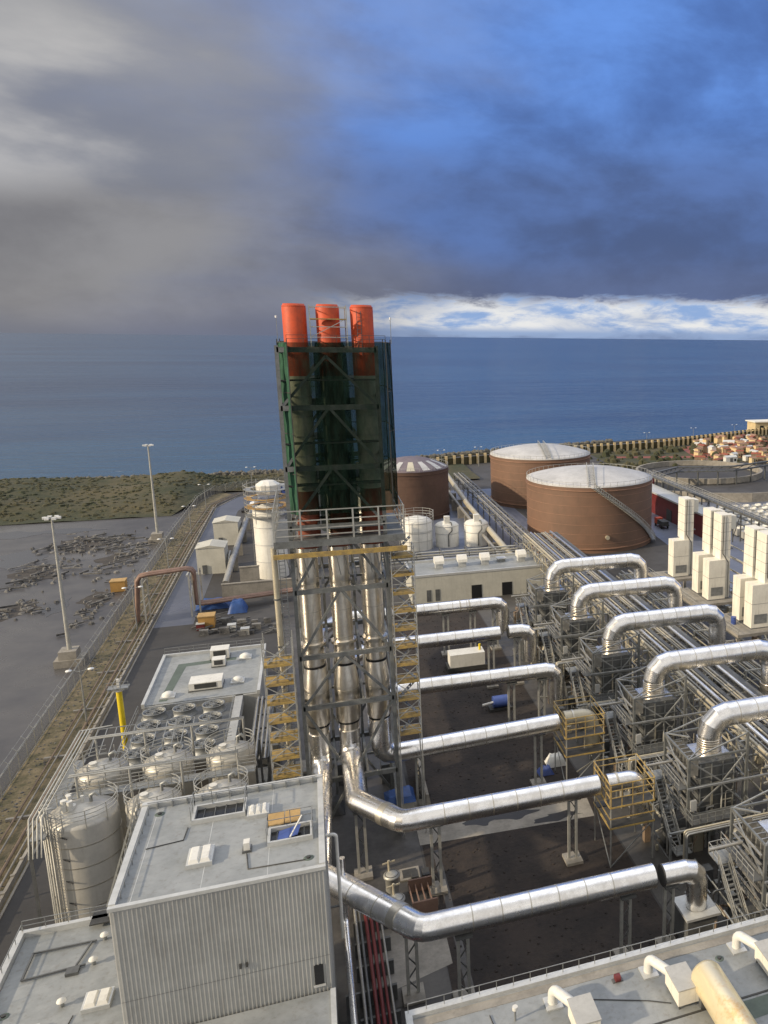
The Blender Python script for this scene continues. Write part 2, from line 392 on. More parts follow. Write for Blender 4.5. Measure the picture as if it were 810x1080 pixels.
# ================================================================== SETTING
mat('surf', (.55,.58,.60), .7, 0, .5, .25, base2=(.12,.20,.26), contrast=(.4,.6))
SHORE = [(-900,330),(-400,352),(-200,362),(-110,366),(-60,362),(-15,362),(25,378),(60,393),(110,410),(160,424),(260,446),(420,500),(900,640)]
def ground():
    b = MB(); poly = [(-900,-120),(900,-120)] + SHORE[::-1]
    b.add([(x,y,0) for x,y in poly], [tuple(range(len(poly)))])
    vs = []; 
    for x,y in SHORE: vs += [(x,y,0),(x-4,y+14,-6)]
    b.add(vs, [(2*i,2*i+2,2*i+3,2*i+1) for i in range(len(SHORE)-1)])
    struct(b.build('ground', 'ground_mix'))
    b = MB(); b.add([(-60000,-2000,-4),(60000,-2000,-4),(60000,60000,-4),(-60000,60000,-4)], [(0,1,2,3)])
    struct(b.build('sea', 'sea'))
    b = MB(); b.add([(x,y,.004) for x,y in [(-400,30),(-38.4,30),(-38.4,281),(-400,284)]], [(0,1,2,3)])
    struct(b.build('storage_yard', 'yard_wet'))
    # bank: rolling terrain
    def hgt(x, y):
        t = max(0, min(1, (y-283)/22)); u = max(0, min(1, (SHORE_Y(x)-y)/16))
        h = 3.6*t*t*(3-2*t)*min(1, u) * (1-max(0, min(1, (x+46)/14))*.85)
        return h*(.85+.25*math.sin(x*.11)+.2*math.sin(y*.21+x*.05)) + .12
    vs = []; fs = []; nx, ny = 130, 30
    for j in range(ny+1):
        for i in range(nx+1):
            x = -400+(400+60)*(1-(1-i/nx)**1.0); y0 = 283 if x < -41 else (283+(x+41)*6.0 if x < -35 else 320)
            y0 = min(y0, 321+max(0, x+20)*.62) if x > -41 else 283
            y1 = SHORE_Y(x)+1
            y = y0+(y1-y0)*j/ny
            vs.append((x, y, hgt(x, y)+random.uniform(-.12, .22)))
    for j in range(ny):
        for i in range(nx):
            a = j*(nx+1)+i; fs.append((a, a+1, a+nx+2, a+nx+1))
    b = MB(); b.add(vs, fs, True); struct(b.build('grass_bank', 'bank'))
    # scrub clumps and shore rocks
    b = MB()
    for k in range(5200):
        x = random.uniform(-230, 56); y1 = SHORE_Y(x); y = random.uniform(285 if x < -42 else 322+max(0, x+20)*.62, y1-6)
        z = hgt(x, y); s = random.uniform(.3, 1.15)**1.3
        blob(b, x, y, z+s*.12, s, s*.45)
    struct(b.build('scrub', 'scrub'), 'stuff')
    b = MB()
    for k in range(1500):
        x = random.uniform(-230, 150); y = SHORE_Y(x)+random.uniform(-5, 7); s = random.uniform(.7, 1.9)
        blob(b, x, y, .5-max(0, y-SHORE_Y(x))*.45, s, s*.8)
    struct(b.build('shore_rocks', 'rock'), 'stuff')
    vs = []; X = [-400+3*k for k in range(240)]
    for x in X:
        y = SHORE_Y(x)+9; w = 1.2+.9*math.sin(x*.13)+.8*math.sin(x*.047+1)+random.uniform(-.4,.6); o = 1.2*math.sin(x*.09)
        vs += [(x,y+o,-3.95),(x,y+o+max(.4,w),-3.95)]
    b = MB(); b.add(vs, [(2*i,2*i+2,2*i+3,2*i+1) for i in range(len(X)-1)]); struct(b.build('surf', 'surf'))
def SHORE_Y(x):
    for (x0,y0),(x1,y1) in zip(SHORE, SHORE[1:]):
        if x0 <= x <= x1: return y0+(y1-y0)*(x-x0)/(x1-x0)
    return 400
def blob(b, x, y, z, r, h):
    k = 5; a0 = random.random()*6
    vs = [(x, y, z+h*random.uniform(.8, 1.1))]
    for j in range(k):
        a = a0+2*PI*j/k; q = r*random.uniform(.7, 1.1); vs.append((x+q*math.cos(a)*.7, y+q*math.sin(a)*.7, z+h*random.uniform(.35, .7)))
    for j in range(k):
        a = a0+.3+2*PI*j/k; q = r*random.uniform(.8, 1.2); vs.append((x+q*math.cos(a), y+q*math.sin(a), z-h*.6))
    fs = [(0,1+j,1+(j+1)%k) for j in range(k)]+[(1+j, 1+k+j, 1+k+(j+1)%k, 1+(j+1)%k) for j in range(k)]
    b.add(vs, fs)
ground()
def sheet(name, pts, z, m, kind='structure'):
    b = MB(); b.add([(x,y,z) for x,y in pts], [tuple(range(len(pts)))]); return struct(b.build(name, m), kind)
sheet('verge', [(-38.2,30),(-31.2,30),(-31.2,300),(-28,316),(-33,322),(-38.2,305)], .010, 'verge')
road = [(-31.0,172),(-24.2,172),(-24.2,285),(-20,300),(-12,308),(-4,310),(-4,318),(-16,317),(-26,310),(-31.0,292)]
sheet('service_road', road, .012, 'road_wet_sky_tint')
sheet('access_road', [(-31.0,30),(-8,30),(-8,171.9),(-31.0,171.9)], .012, 'road_dark')
b = MB()
for a, c in [((-31.1,30),(-31.1,292)),((-31.1,292),(-26,310.4)),((-26,310.4),(-16,317.3))]: b.bar((*a,.07),(*c,.07),.22,.14)
struct(b.build('kerb', 'concrete'))
sheet('soil_yard', [(8,56),(29,56),(29,84),(29,164),(9,164)], .012, 'soil')
sheet('concrete_apron', [(-1,62),(8,62),(8,100),(9,164),(-8,166),(-8,100)], .016, 'concrete_wet_shaded')
sheet('concrete_slab', [(8.05,84.4),(28,83.4),(28.5,89.5),(8.05,90.5)], .020, 'concrete')
sheet('concrete_pad', [(1.5,63.5),(8.6,65.5),(8.6,73),(2.2,73)], .024, 'concrete')
sheet('plinth_strip', [(9.2,57),(9.9,57),(9.9,83),(9.2,83)], .028, 'concrete_wet_shaded')
# wet patches on the slab
rs = random.Random(3)
def patch(cx, cy, rx, ry, z):
    p1, p2 = rs.uniform(0,6), rs.uniform(0,6); pts = [(cx+rx*math.cos(a)*(1+.3*math.sin(3*a+p1)+.15*math.sin(7*a+p2)), cy+ry*math.sin(a)*(1+.3*math.sin(2*a+p2)+.15*math.sin(5*a+p1))) for a in [2*PI*k/48 for k in range(48)]]
    b = MB(); b.add([(x,y,z) for x,y in pts], [tuple(range(48))]); struct(b.build('wet_patch', 'stain'))
patch(15, 87.2, 2.2, 1.2, .026); patch(19, 87.0, 2.4, 1.0, .030); patch(24, 84.8, 2.6, .9, .026); patch(12.2, 89.4, 2.4, .7, .026)
sheet('pavement', [(84,150),(150,150),(170,250),(120,262),(92,246)], .012, 'pavement_blue')
sheet('tank_compound', [(24,176),(60,176),(60,300),(24,300)], .012, 'pavement_blue')
sheet('plant_floor', [(29.2,50),(84,50),(84,176),(29.2,176)], .014, 'concrete_wet_shaded')

b = MB()
for k in range(900):
    x, y = random.uniform(-37.9,-35.2), random.uniform(70,300); s_ = random.uniform(.06,.28)
    blob(b, x, y, .02, s_, s_*.7)
for k in range(260):
    x, y = random.uniform(-33.9,-31.9), random.uniform(70,300); s_ = random.uniform(.06,.22)
    blob(b, x, y, .02, s_, s_*.7)
struct(b.build('verge_stones', 'rubble'), 'stuff')
b = MB()
for k in range(1500):
    x, y = random.uniform(8.5,28.5), random.uniform(57,163)
    if 83 < y < 91: continue
    s_ = random.uniform(.05,.22); blob(b, x, y, .01, s_, s_*.6)
struct(b.build('soil_clods', 'soil'), 'stuff')
# ================================================================== LEFT SIDE
def light_mast(x, y, h, label):
    t = thing('light_mast', label, 'light mast', (x,y,0), 'tall light masts beside the fence')
    b = MB().poly([(x-2.1,y-1.9),(x+2.1,y-1.9),(x+2.1,y+1.9),(x-2.1,y+1.9)], 0, 1.2); part('plinth', b, 'concrete', t)
    b = MB().box(x-1.4,x+1.2,y-1.45,y+1.45,1.2,2.6); part('concrete_block', b, 'concrete', t)
    b = MB().tube([(x,y,2.6),(x,y,h)], [.38,.17], 12); part('pole', b, 'steel_light', t)
    b = MB().ring(x,y,h,.7,.06,.1,16)
    for k in range(6):
        a = k*PI/3; b.bar((x,y,h),(x+.7*math.cos(a),y+.7*math.sin(a),h),.07)
    hd = part('lamp_ring', b, 'galv', t)
    for k in range(6):
        a = k*PI/3; cx, cy = x+1.0*math.cos(a), y+1.0*math.sin(a)
        b = MB().box(cx-.3,cx+.3,cy-.25,cy+.25,h-.15,h+.2); part('floodlight', b, 'lamp_white', hd)
light_mast(-41, 157, 25.3, 'nearer tall grey light mast on a concrete block left of the fence')
light_mast(-41, 247, 26.2, 'farther tall grey light mast near the grassy bank by the fence')

def street_lamp():
    t = thing('street_lamp', '', 'street lamp', (0,0,0), 'double headed street lamps along the fence strip')
    part('pole', MB().tube([(0,0,0),(0,0,8.3)], [.13,.08], 8), 'galv', t)
    part('arm', MB().tube([(-1.0,0,8.5),(0,0,8.2),(1.0,0,8.5)], .05, 6), 'galv', t)
    for sx in (-1, 1):
        b = MB(); b.lathe(sx*1.35, 0, [(0,8.4),(.42,8.45),(.40,8.55),(0,8.66)], 10); part('lamp_head', b, 'lamp_white', t)
    return t
l0 = street_lamp()
lamps = [(-33,88,'nearest double headed street lamp, left of the concrete silos'),(-33,129.7,'double headed street lamp rising left of the yellow column'),(-33.6,171.6,'double headed street lamp just before the pipe portal'),
 (-33.7,212,'double headed street lamp first behind the pipe portal'),(-33.6,252,'double headed street lamp level with the farther light mast'),(-33.5,288,'double headed street lamp where the blue road starts to bend'),
 (-22,322,'double headed street lamp at the top of the road bend by the bank')]
for i,(x,y,lb) in enumerate(lamps):
    o = l0 if i == 0 else dup(l0, (x,y,0), lb)
    o.location = (x,y,0); o['label'] = lb

def fence():
    t = thing('security_fence', 'long chain link security fence with forked posts beside the dark yard', 'fence', (-38,60,0))
    m = bpy.data.materials.new('chain_link'); m.use_nodes = True; n_ = m.node_tree; n_.nodes.clear(); g = NG(n_)
    d = g.n('ShaderNodeBsdfDiffuse'); d.inputs[0].default_value = (.30,.29,.26,1); tr = g.n('ShaderNodeBsdfTransparent'); mx = g.n('ShaderNodeMixShader'); mx.inputs[0].default_value = .30
    n_.links.new(tr.outputs[0], mx.inputs[1]); n_.links.new(d.outputs[0], mx.inputs[2]); o = g.n('ShaderNodeOutputMaterial'); n_.links.new(mx.outputs[0], o.inputs[0]); M['chain'] = m
    line = [(-38,60),(-38,245),(-37.2,300),(-34,318),(-24,327),(-8,333),(20,345),(50,366)]
    b = MB(); n = 0
    pts = []
    for (a, c) in zip(line, line[1:]):
        L = math.hypot(c[0]-a[0], c[1]-a[1]); k = int(L//3.4)
        pts += [(a[0]+(c[0]-a[0])*j/k, a[1]+(c[1]-a[1])*j/k) for j in range(k)]
    pts.append(line[-1])
    for (a, c) in zip(line, line[1:]):
        b.bar((*a,1.35),(*c,1.35),.03,2.5)
    part('wire_mesh', b, 'chain', t)
    b = MB()
    for (a, c) in zip(line, line[1:]):
        for z in (2.62, .15): b.bar((*a,z),(*c,z),.07)
        for dx in (-.45,.45): b.bar((a[0]+dx,a[1],3.05),(c[0]+dx,c[1],3.05),.04)
    part('rail', b, 'galv', t)
    for (x,y) in pts[:100]:
        b = MB().bar((x,y,0),(x,y,2.65),.12).bar((x,y,2.6),(x-.5,y,3.15),.08).bar((x,y,2.6),(x+.5,y,3.15),.08)
        part('post', b, 'steel_light', t)
fence()
def pipeline():
    t = thing('ground_pipeline', 'bundle of low pipes on sleepers running along the brown verge', 'pipeline', (-34,60,0))
    for y in range(60, 300, 15): part('sleeper', MB().box(-35.9,-31.7,y,y+.4,.02,.32), 'concrete', t)
    for x, r, m in ((-34.9,.11,'pipe_rust'),(-34.3,.10,'concrete'),(-33.0,.17,'pipe_rust'),(-32.4,.11,'concrete')):
        part('pipe', MB().tube([(x,60,.32+r),(x,250,.32+r),(x+1.2,296,.32+r),(x+7,314,.32+r)], r, 8), m, t)
    t = thing('kerb_wall', 'low weathered concrete trough wall between the pipes and the road', 'wall', (-31.5,60,0))
    part('wall', MB().box(-31.75,-31.45,60,290,0,.7), 'concrete', t)
    b = MB()
    for y in range(62, 290, 3): b.box(-31.8,-31.4,y,y+.3,.7,.85)
    part('coping', b, 'concrete', t)
pipeline()
def portal():
    t = thing('pipe_portal', 'brown pipe portal bridging the service road from the verge', 'pipe bridge', (-33,177,0))
    for dy, r in ((0,.42),(1.0,.30),(-.85,.26)):
        b = MB().tube([(-34.2,176+dy,.4),(-33.6,176.2+dy,8.4),(-33.0,176.4+dy,9.3),(-31.6,176.6+dy,9.5),(-25.4,178.6+dy,9.5),(-24.5,178.8+dy,9.2),(-24.1,179+dy,8.4),(-24.1,179.2+dy,2.2),(-23.2,179.3+dy,1.9),(-6,183+dy,1.9)], r, 10)
        part('pipe', b, 'pipe_brown', t)
    for x, y in ((-34.2,177.6),(-32.6,175),(-32.4,178.6),(-24.9,177),(-24.9,181),(-23.4,177.4),(-23.3,181)):
        part('column', MB().bar((x,y,0),(x,y,8.9),.28), 'steel_light', t)
    b = MB()
    for x in (-32.5,-24.9): b.bar((x,175,8.95),(x,181,8.95),.3)
    for z in (3,6): b.bar((-34.2,177.6,z),(-32.4,178.6,z+2),.15).bar((-24.9,177,z),(-24.9,181,z+2.4),.15)
    part('brace', b, 'steel_light', t)
portal()
# puddles and dirt on the yard
def patches(name, m, spec, z):
    rq = random.Random(z*1000)
    for i, (px, py, rx, ry) in enumerate(spec):
        c = P(px, py); p1, p2 = rq.uniform(0,6), rq.uniform(0,6); pts = [(min(-39, c.x+rx*math.cos(a)*(1+.25*math.sin(3*a+p2)+.12*math.sin(6*a+p1)+.05*math.sin(13*a))), c.y+ry*math.sin(a)*(1+.25*math.sin(2*a+p1)+.14*math.sin(5*a+p2)+.06*math.sin(11*a+p1))) for a in [2*PI*k/60 for k in range(60)]]
        b = MB(); b.add([(x,y,z+.0015*i) for x,y in pts], [tuple(range(60))]); struct(b.build(name, m))
mat('puddle', (.055,.056,.062), .20, 0, .1)
mat('yard_dirt', (.060,.052,.044), .9, 0, .5, .5, base2=(.035,.032,.030), bump=.02, bscale=3)
patches('yard_dirt', 'yard_dirt', [(40,605,5,7),(90,574,6,8),(12,645,4,6),(122,590,3.5,6),(100,632,2.6,5)], .012)
patches('puddle', 'puddle', [(20,590,5,8),(60,640,2,7),(130,610,1.6,4),(10,565,9,4),(70,560,8,3)], .026)
# rubble on the yard
def rubble(clusters):
    b = MB()
    for (px, py, w, d, n) in clusters:
        c = P(px, py)
        for k in range(int(n*.6)):
            x, y = c.x+random.gauss(0, w*.8), c.y+random.gauss(0, d); a = random.uniform(-.5,.9)
            if random.random() < .3:
                L = random.uniform(1.0, 4.5); q = Vector((math.cos(a)*L/2, math.sin(a)*L/2, 0)); z = random.uniform(.2,.7)
                b.bar(Vector((x,y,z))-q, Vector((x,y,z+random.uniform(-.1,.3)))+q, random.uniform(.15,.4), random.uniform(.15,.4))
            else: blob(b, x, y, .15, random.uniform(.2,.85), random.uniform(.2,.55))
    o = b.build('rubble', 'rubble'); struct(o, 'stuff')
rubble([(8,648,3.2,4,60),(28,640,3,3,40),(38,612,4,4,70),(55,596,4.5,4,70),(60,580,4,3,50),(85,572,4,5,70),(105,578,5,5,80),(125,570,5,5,70),(140,585,3.5,5,60),(92,650,1.6,3,24),(112,625,2,5,26),(100,640,2,3,20),(80,660,1,2,14),(85,606,2.5,1,14),(120,598,2.5,4,34),(150,575,1.5,5,30)])
def crate(px, py, lb):
    c = P(px, py); t = thing('site_box', lb, 'box', tuple(c))
    part('body', MB().box(c.x-1.4,c.x+1.4,c.y-1.2,c.y+1.2,.1,2.3), 'orange', t)
    part('lid', MB().box(c.x-1.5,c.x+1.5,c.y-1.3,c.y+1.3,2.3,2.5), 'plywood', t)
crate(126, 623, 'small yellow site box standing among rubble left of the fence')
crate(219, 661, 'orange skip box at the foot of the pipe portal by the blue tarps')
def containers():
    for (px, py, lb) in ((222,605,'nearer cream container tank block beside the blue road'),(238,575,'farther cream container tank block beside the blue road')):
        c = P(px, py); x, y = c.x+.4, c.y+3
        t = thing('storage_block', lb, 'storage block', (x,y,0), 'cream storage blocks by the road')
        part('wall', MB().poly([(x-3,y-3),(x+3,y-3.6),(x+3.2,y+3),(x-3,y+3)], 0, 6.2), 'block_cream', t)
        part('roof', MB().add([(x-3.2,y-3.2,6.2),(x+.0,y-3.6,6.9),(x+3.2,y-3.7,6.2),(x+3.4,y+3.2,6.2),(x,y+3.2,6.9),(x-3.2,y+3.2,6.2)], [(0,1,4,5),(1,2,3,4),(0,2,1),(5,4,3),(0,5,3,2)]), 'block_cream', t)
        part('door', MB().box(x-1.9,x-1.0,y-3.52,y-3.2,.2,2.2), 'steel', t)
        part('pipe', MB().tube([(x+3.4,y-4,.6),(x+3.6,y,3.5),(x+3.6,y+3,3.5)], .35, 8), 'pipe_grey', t)
    t = thing('low_wall', 'long low concrete wall in front of the tall white tank', 'wall', (-14,189,0)); part('wall', MB().box(-20.5,-4,189,189.5,0,2.6), 'concrete', t); part('coping', MB().box(-20.6,-3.9,188.9,189.6,2.6,2.8), 'concrete', t)
    t = thing('low_wall', 'concrete wall section directly behind the long low wall', 'wall', (-14,198,0)); part('wall', MB().box(-17.5,-13.5,197,197.5,0,4), 'concrete', t); part('coping', MB().box(-17.6,-13.4,196.9,197.6,4,4.2), 'concrete', t)
    t = thing('slanted_pipe', 'thick grey pipe running beside the cream storage blocks', 'pipe', (-20,200,0)); part('pipe', MB().tube([(-20.4,196,1),(-19.6,206,3.6),(-19.2,250,4.2),(-18,290,2.5)], .7, 12), 'pipe_grey', t)
    b = MB()
    for y in (210,225,240,255,270): b.box(-19.8,-18.8,y,y+.5,0,3.4)
    part('support', b, 'concrete', t)
containers()
def car(x, y, rz, paint, lb):
    t = thing('parked_car', lb, 'car', (0,0,0), 'cars parked at the bend of the road')
    prof = [(-2.1,.35),(-2.15,.8),(-1.9,.95),(-1.3,1.42),(.3,1.45),(1.0,1.0),(2.0,.85),(2.15,.6),(2.1,.35)]
    def ext(prof, w):
        b = MB(); n = len(prof); vs = [(px,-w,pz) for px,pz in prof]+[(px,w,pz) for px,pz in prof]
        b.add(vs, [tuple(range(n)), tuple(range(2*n-1,n-1,-1))]+[(i,n+i,n+(i+1)%n,(i+1)%n) for i in range(n)]); return b
    bd = part('body', ext(prof,.88), paint, t)
    part('window_glass', ext([(-1.72,.97),(-1.28,1.36),(.28,1.38),(.86,1.0)],.895), 'black_glass', bd)
    for sx in (-1.35,1.35):
        for sy in (-.85,.85): part('wheel', MB().tube([(sx,sy-.12,.33),(sx,sy+.12,.33)], .33, 14), 'tyre', t)
    for sy in (-.6,.6): part('headlight', MB().box(2.08,2.17,sy-.18,sy+.18,.6,.74), 'lamp_white', bd)
    t.location = (x,y,0); t.rotation_euler = (0,0,rz)
car(-22.8,262,1.5,'white_car','white car parked behind the farther storage block on the road')
car(-21.6,283,1.35,'dark_car','dark car parked at the road bend behind a white car')
car(-19.6,292,1.2,'white_car','pale car farthest up the road bend near the bank')
def hut(x, y, w, d, h, m, lb, name='site_hut'):
    t = thing(name, lb, 'hut', (x,y,0))
    part('wall', MB().box(x-w/2,x+w/2,y-d/2,y+d/2,0,h), m, t)
    part('roof', MB().box(x-w/2-.2,x+w/2+.2,y-d/2-.2,y+d/2+.2,h,h+.25), 'roof_grey', t)
    part('door', MB().box(x-.5,x+.5,y-d/2-.06,y-d/2+.05,.1,2.1), 'steel_dark', t)
    part('window', MB().box(x+w/4,x+w/4+.8,y-d/2-.06,y-d/2+.05,1.2,2.0), 'black_glass', t)
hut(-12.5,313,5,4,3,'blue_steel','small blue grey hut where the road bend meets the bank')
# tall white tank with scaffolding
def white_tank():
    x, y, r = -10.9, 203, 3.4
    t = thing('white_tank', 'tall white storage tank with scaffolding round its top, left of the tower', 'tank', (x,y,0))
    part('shell', MB().lathe(x,y,[(r,0),(r,15.8),(r*.9,16.4),(0,17.4)],40), 'white_paint', t)
    b = MB()
    for z in (4,8,12,15.8): b.ring(x,y,z,r,.05,.15,40)
    part('band', b, 'roof_trim', t)
    part('sheeting', MB().lathe(x+.3,y,[(2.6,19.4),(2.7,21.6),(1.5,22.4),(0,22.6)],9,False), 'white_paint', t)
    for dz in (14.6,16.6,18.6,20.6):
        part('platform', MB().lathe(x,y,[(r+.1,dz),(r+1.5,dz),(r+1.5,dz+.1),(r+.1,dz+.1)],12,False), 'plywood' if dz in (16.6,18.6) else 'galv', t)
    b = MB()
    for k in range(12):
        a = k*PI/6; px, py = x+(r+1.5)*math.cos(a), y+(r+1.5)*math.sin(a); b.bar((px,py,13.5),(px,py,22.2),.12)
        a2 = a+PI/6; qx, qy = x+(r+1.5)*math.cos(a2), y+(r+1.5)*math.sin(a2)
        for z in (15.6,17.6,19.6,21.6): b.bar((px,py,z),(qx,qy,z),.09)
    part('scaffold_tubes', b, 'steel_light', t)
    b = MB()
    for dx in (-.3,.3): b.bar((x-r-.3,y+dx,0),(x-r-.3,y+dx,16),.08)
    part('ladder', b, 'galv', t)
white_tank()
# odds and ends on the ground by the portal
def tarp(px, py, w, d, h, lb, m='blue_tarp'):
    c = P(px, py); n = 8; b = MB(); vs = []; rr = random.Random(int(px))
    for j in range(n+1):
        for i in range(n+1):
            e = min(i, j, n-i, n-j)/ (n/2); vs.append((c.x+(i/n-.5)*w, c.y+(j/n-.5)*d, (h*min(1,e*2.2)+rr.uniform(-.12,.18)) if e else .05))
    b.add(vs, [(j*(n+1)+i, j*(n+1)+i+1, (j+1)*(n+1)+i+1, (j+1)*(n+1)+i) for j in range(n) for i in range(n)], True)
    tag(b.build('tarpaulin', m, None, tuple(c)), lb, 'tarpaulin')
tarp(225,640,6.5,4,1.6,'rumpled blue tarpaulin left of the other, beside the portal')
tarp(251,644,3.6,4,2.2,'taller rumpled blue tarpaulin below the brown pipe')
tarp(350,855,3.0,3.0,1.4,'dark tarpaulin behind the grey cladded building', 'steel_dark')
b = MB()
for k in range(46):
    c = P(random.uniform(205,296), random.uniform(650,672)); s = random.uniform(.3,.9)
    if random.random() < .5: b.box(c.x-s,c.x+s,c.y-s*.6,c.y+s*.6,0,s*1.3)
    else: b.bar((c.x-s*2,c.y,s*.5),(c.x+s*2,c.y+s,s*.5+.3),.2)
struct(b.build('scrap_pile', ['rubble']), 'stuff')
for px, py, m, lb in ((245,665,'white_paint','white tote box among the scrap beside the portal'),(259,669,'silo_metal','pale crate at the right end of the scrap'),(212,664,'pipe_red','red toolbox at the left end of the scrap')):
    c = P(px, py); t = thing('site_box', lb, 'box', tuple(c)); part('body', MB().box(c.x-.7,c.x+.7,c.y-.6,c.y+.6,0,1.2), m, t); part('lid', MB().box(c.x-.76,c.x+.76,c.y-.66,c.y+.66,1.2,1.32), 'roof_trim', t)

# ------------------------------------------------------------------ low service building with coolers
def low_building():
    t = thing('service_building', 'low grey flat roofed building beyond the cooler fans', 'building', (-24,120,0))
    part('wall', MB().box(-24,-9.5,120,139,0,5.6), 'grey_cladding', t)
    part('roof', MB().box(-23.7,-9.8,120.3,138.7,5.6,5.72), 'roof_grey', t)
    b = MB().box(-24.1,-9.4,138.7,139.1,5.5,6.1).box(-24.1,-23.7,119.9,138.7,5.5,6.1).box(-9.8,-9.4,119.9,138.7,5.5,6.1)
    part('parapet', b, 'roof_trim', t)
    part('roof_walkway', MB().add([(-22.2,121,5.73),(-21.2,121,5.73),(-20.3,133.6,5.73),(-13.5,134.2,5.73),(-13.5,135.4,5.73),(-21.5,134.9,5.73)], [(0,1,2,5),(5,2,3,4)]), 'roof_dark', t)
    b = MB(); b.rail([(-23.9,138.9,6.1),(-9.6,138.9,6.1)],1.0,2); part('guard_rail', b, 'galv', t)
    part('window', MB().box(-20,-18.6,119.9,120.1,3.2,4.6), 'black_glass', t)
    for (x,y,w,d,h,lb) in ((-15.8,136,2.6,2.2,1.6,'big white rooftop air unit near the far parapet of the low roof'),(-15.7,132.6,1.8,1.6,1.2,'small white rooftop unit just before the big one on the low roof'),(-16.6,124.6,4.2,3.0,1.2,'wide white rooftop unit beside the nearest cooler fans')):
        a = thing('rooftop_unit', lb, 'air unit', (x,y,5.72))
        part('casing', MB().box(x-w/2,x+w/2,y-d/2,y+d/2,5.9,5.72+h), 'white_paint', a); part('base_frame', MB().box(x-w/2-.1,x+w/2+.1,y-d/2-.1,y+d/2+.1,5.73,5.9), 'steel', a)
        part('grille', MB().box(x-w/3,x+w/3,y-d/2-.04,y-d/2+.02,6.1,5.6+h), 'steel_dark', a)
    for (x,y,lb) in ((-12.2,134.5,'white domed skylight at the right of the low roof'),(-12.6,125,'white domed skylight right of the wide rooftop unit'),(-21.2,122.5,'small white dome at the left edge of the low roof')):
        a = thing('skylight_dome', lb, 'skylight', (x,y,5.72)); part('dome', MB().lathe(x,y,[(.8,5.95),(.7,6.25),(.4,6.45),(0,6.5)],16), 'white_paint', a); part('curb', MB().box(x-.9,x+.9,y-.9,y+.9,5.73,5.95), 'roof_trim', a)
low_building()
def coolers():
    t = thing('cooler_bank', 'grey steel frame carrying the rows of round cooler fans', 'cooler', (-24,107,0))
    for x in (-24,-19,-13):
        for y in (104,112,119.5): part('leg', MB().bar((x,y,0),(x,y,4.4),.3), 'steel', t)
    part('deck', MB().box(-24.3,-12.8,103.2,119.6,4.4,5.0), 'steel', t)
    b = MB(); b.rail([(-24.4,103,5),(-24.4,119.6,5)],1.1,1.8).rail([(-12.7,103,5),(-12.7,119.6,5)],1.1,1.8); part('guard_rail', b, 'galv', t)
    part('side_beam', MB().box(-12.6,-11.6,103,126,4.2,5.6), 'grey_cladding', t)
    f = thing('cooler_fan', '', 'fan', (0,0,0), 'round fans of the cooler bank')
    part('shroud', MB().lathe(0,0,[(1.6,0),(1.38,.3),(1.34,.85),(1.42,.9),(1.27,.9),(1.25,.3)],24), 'galv', f)
    part('duct_opening', MB().lathe(0,0,[(1.25,.32),(0,.32)],24), 'steel_dark', f)
    part('hub', MB().cyl(0,0,.32,.75,.28,10), 'galv', f)
    for k in range(4):
        a = k*PI/2+.4; b = MB(); c, s_ = math.cos(a), math.sin(a)
        b.add([(.25*c-.12*s_,.25*s_+.12*c,.5),(.25*c+.12*s_,.25*s_-.12*c,.7),(1.25*c+.25*s_,1.25*s_-.25*c,.72),(1.25*c-.25*s_,1.25*s_+.25*c,.56)],[(0,1,2,3)])
        part('blade', b, 'galv', f)
    b = MB(); b.ring(0,0,.92,.5,.02,.04,16).ring(0,0,.92,.95,.02,.04,20)
    for k in range(4): b.bar((-1.34*math.cos(k*PI/4),-1.34*math.sin(k*PI/4),.92),(1.34*math.cos(k*PI/4),1.34*math.sin(k*PI/4),.92),.04)
    part('guard', b, 'galv', f)
    rows = ['farthest','second farthest','second nearest','nearest']; cols = ['left','middle','right']
    first = True
    for j in range(4):
        for i in range(3):
            loc = (-22.2+i*3.55, 117.6-j*4.0, 5.02); lb = f'round cooler fan, {cols[i]} one of the {rows[j]} row of three'
            if first: f.location = loc; f['label'] = lb; f['org'] = [0,0,0]; first = False
            else: dup(f, loc, lb)
coolers()
def yellow_column():
    c = P(125,726,9.3); c.z = 0; x, y = c.x, c.y
    t = thing('crane_column', 'bright yellow jib column with a small grey platform on top', 'column', tuple(c))
    part('column', MB().cyl(x,y,0,9.0,.36,16), 'yellow', t)
    part('platform', MB().box(x-1.2,x+1.2,y-.7,y+.7,9.3,9.5), 'galv', t)
    part('head', MB().cyl(x,y,9.0,9.3,.6,16).box(x-.15,x+.15,y-.15,y+.15,9.5,10.6), 'white_paint', t)
    b = MB().rail([(x-1.3,y-.8,9.55),(x+1.3,y-.8,9.55)],.9,1); part('guard_rail', b, 'galv', t)
yellow_column()

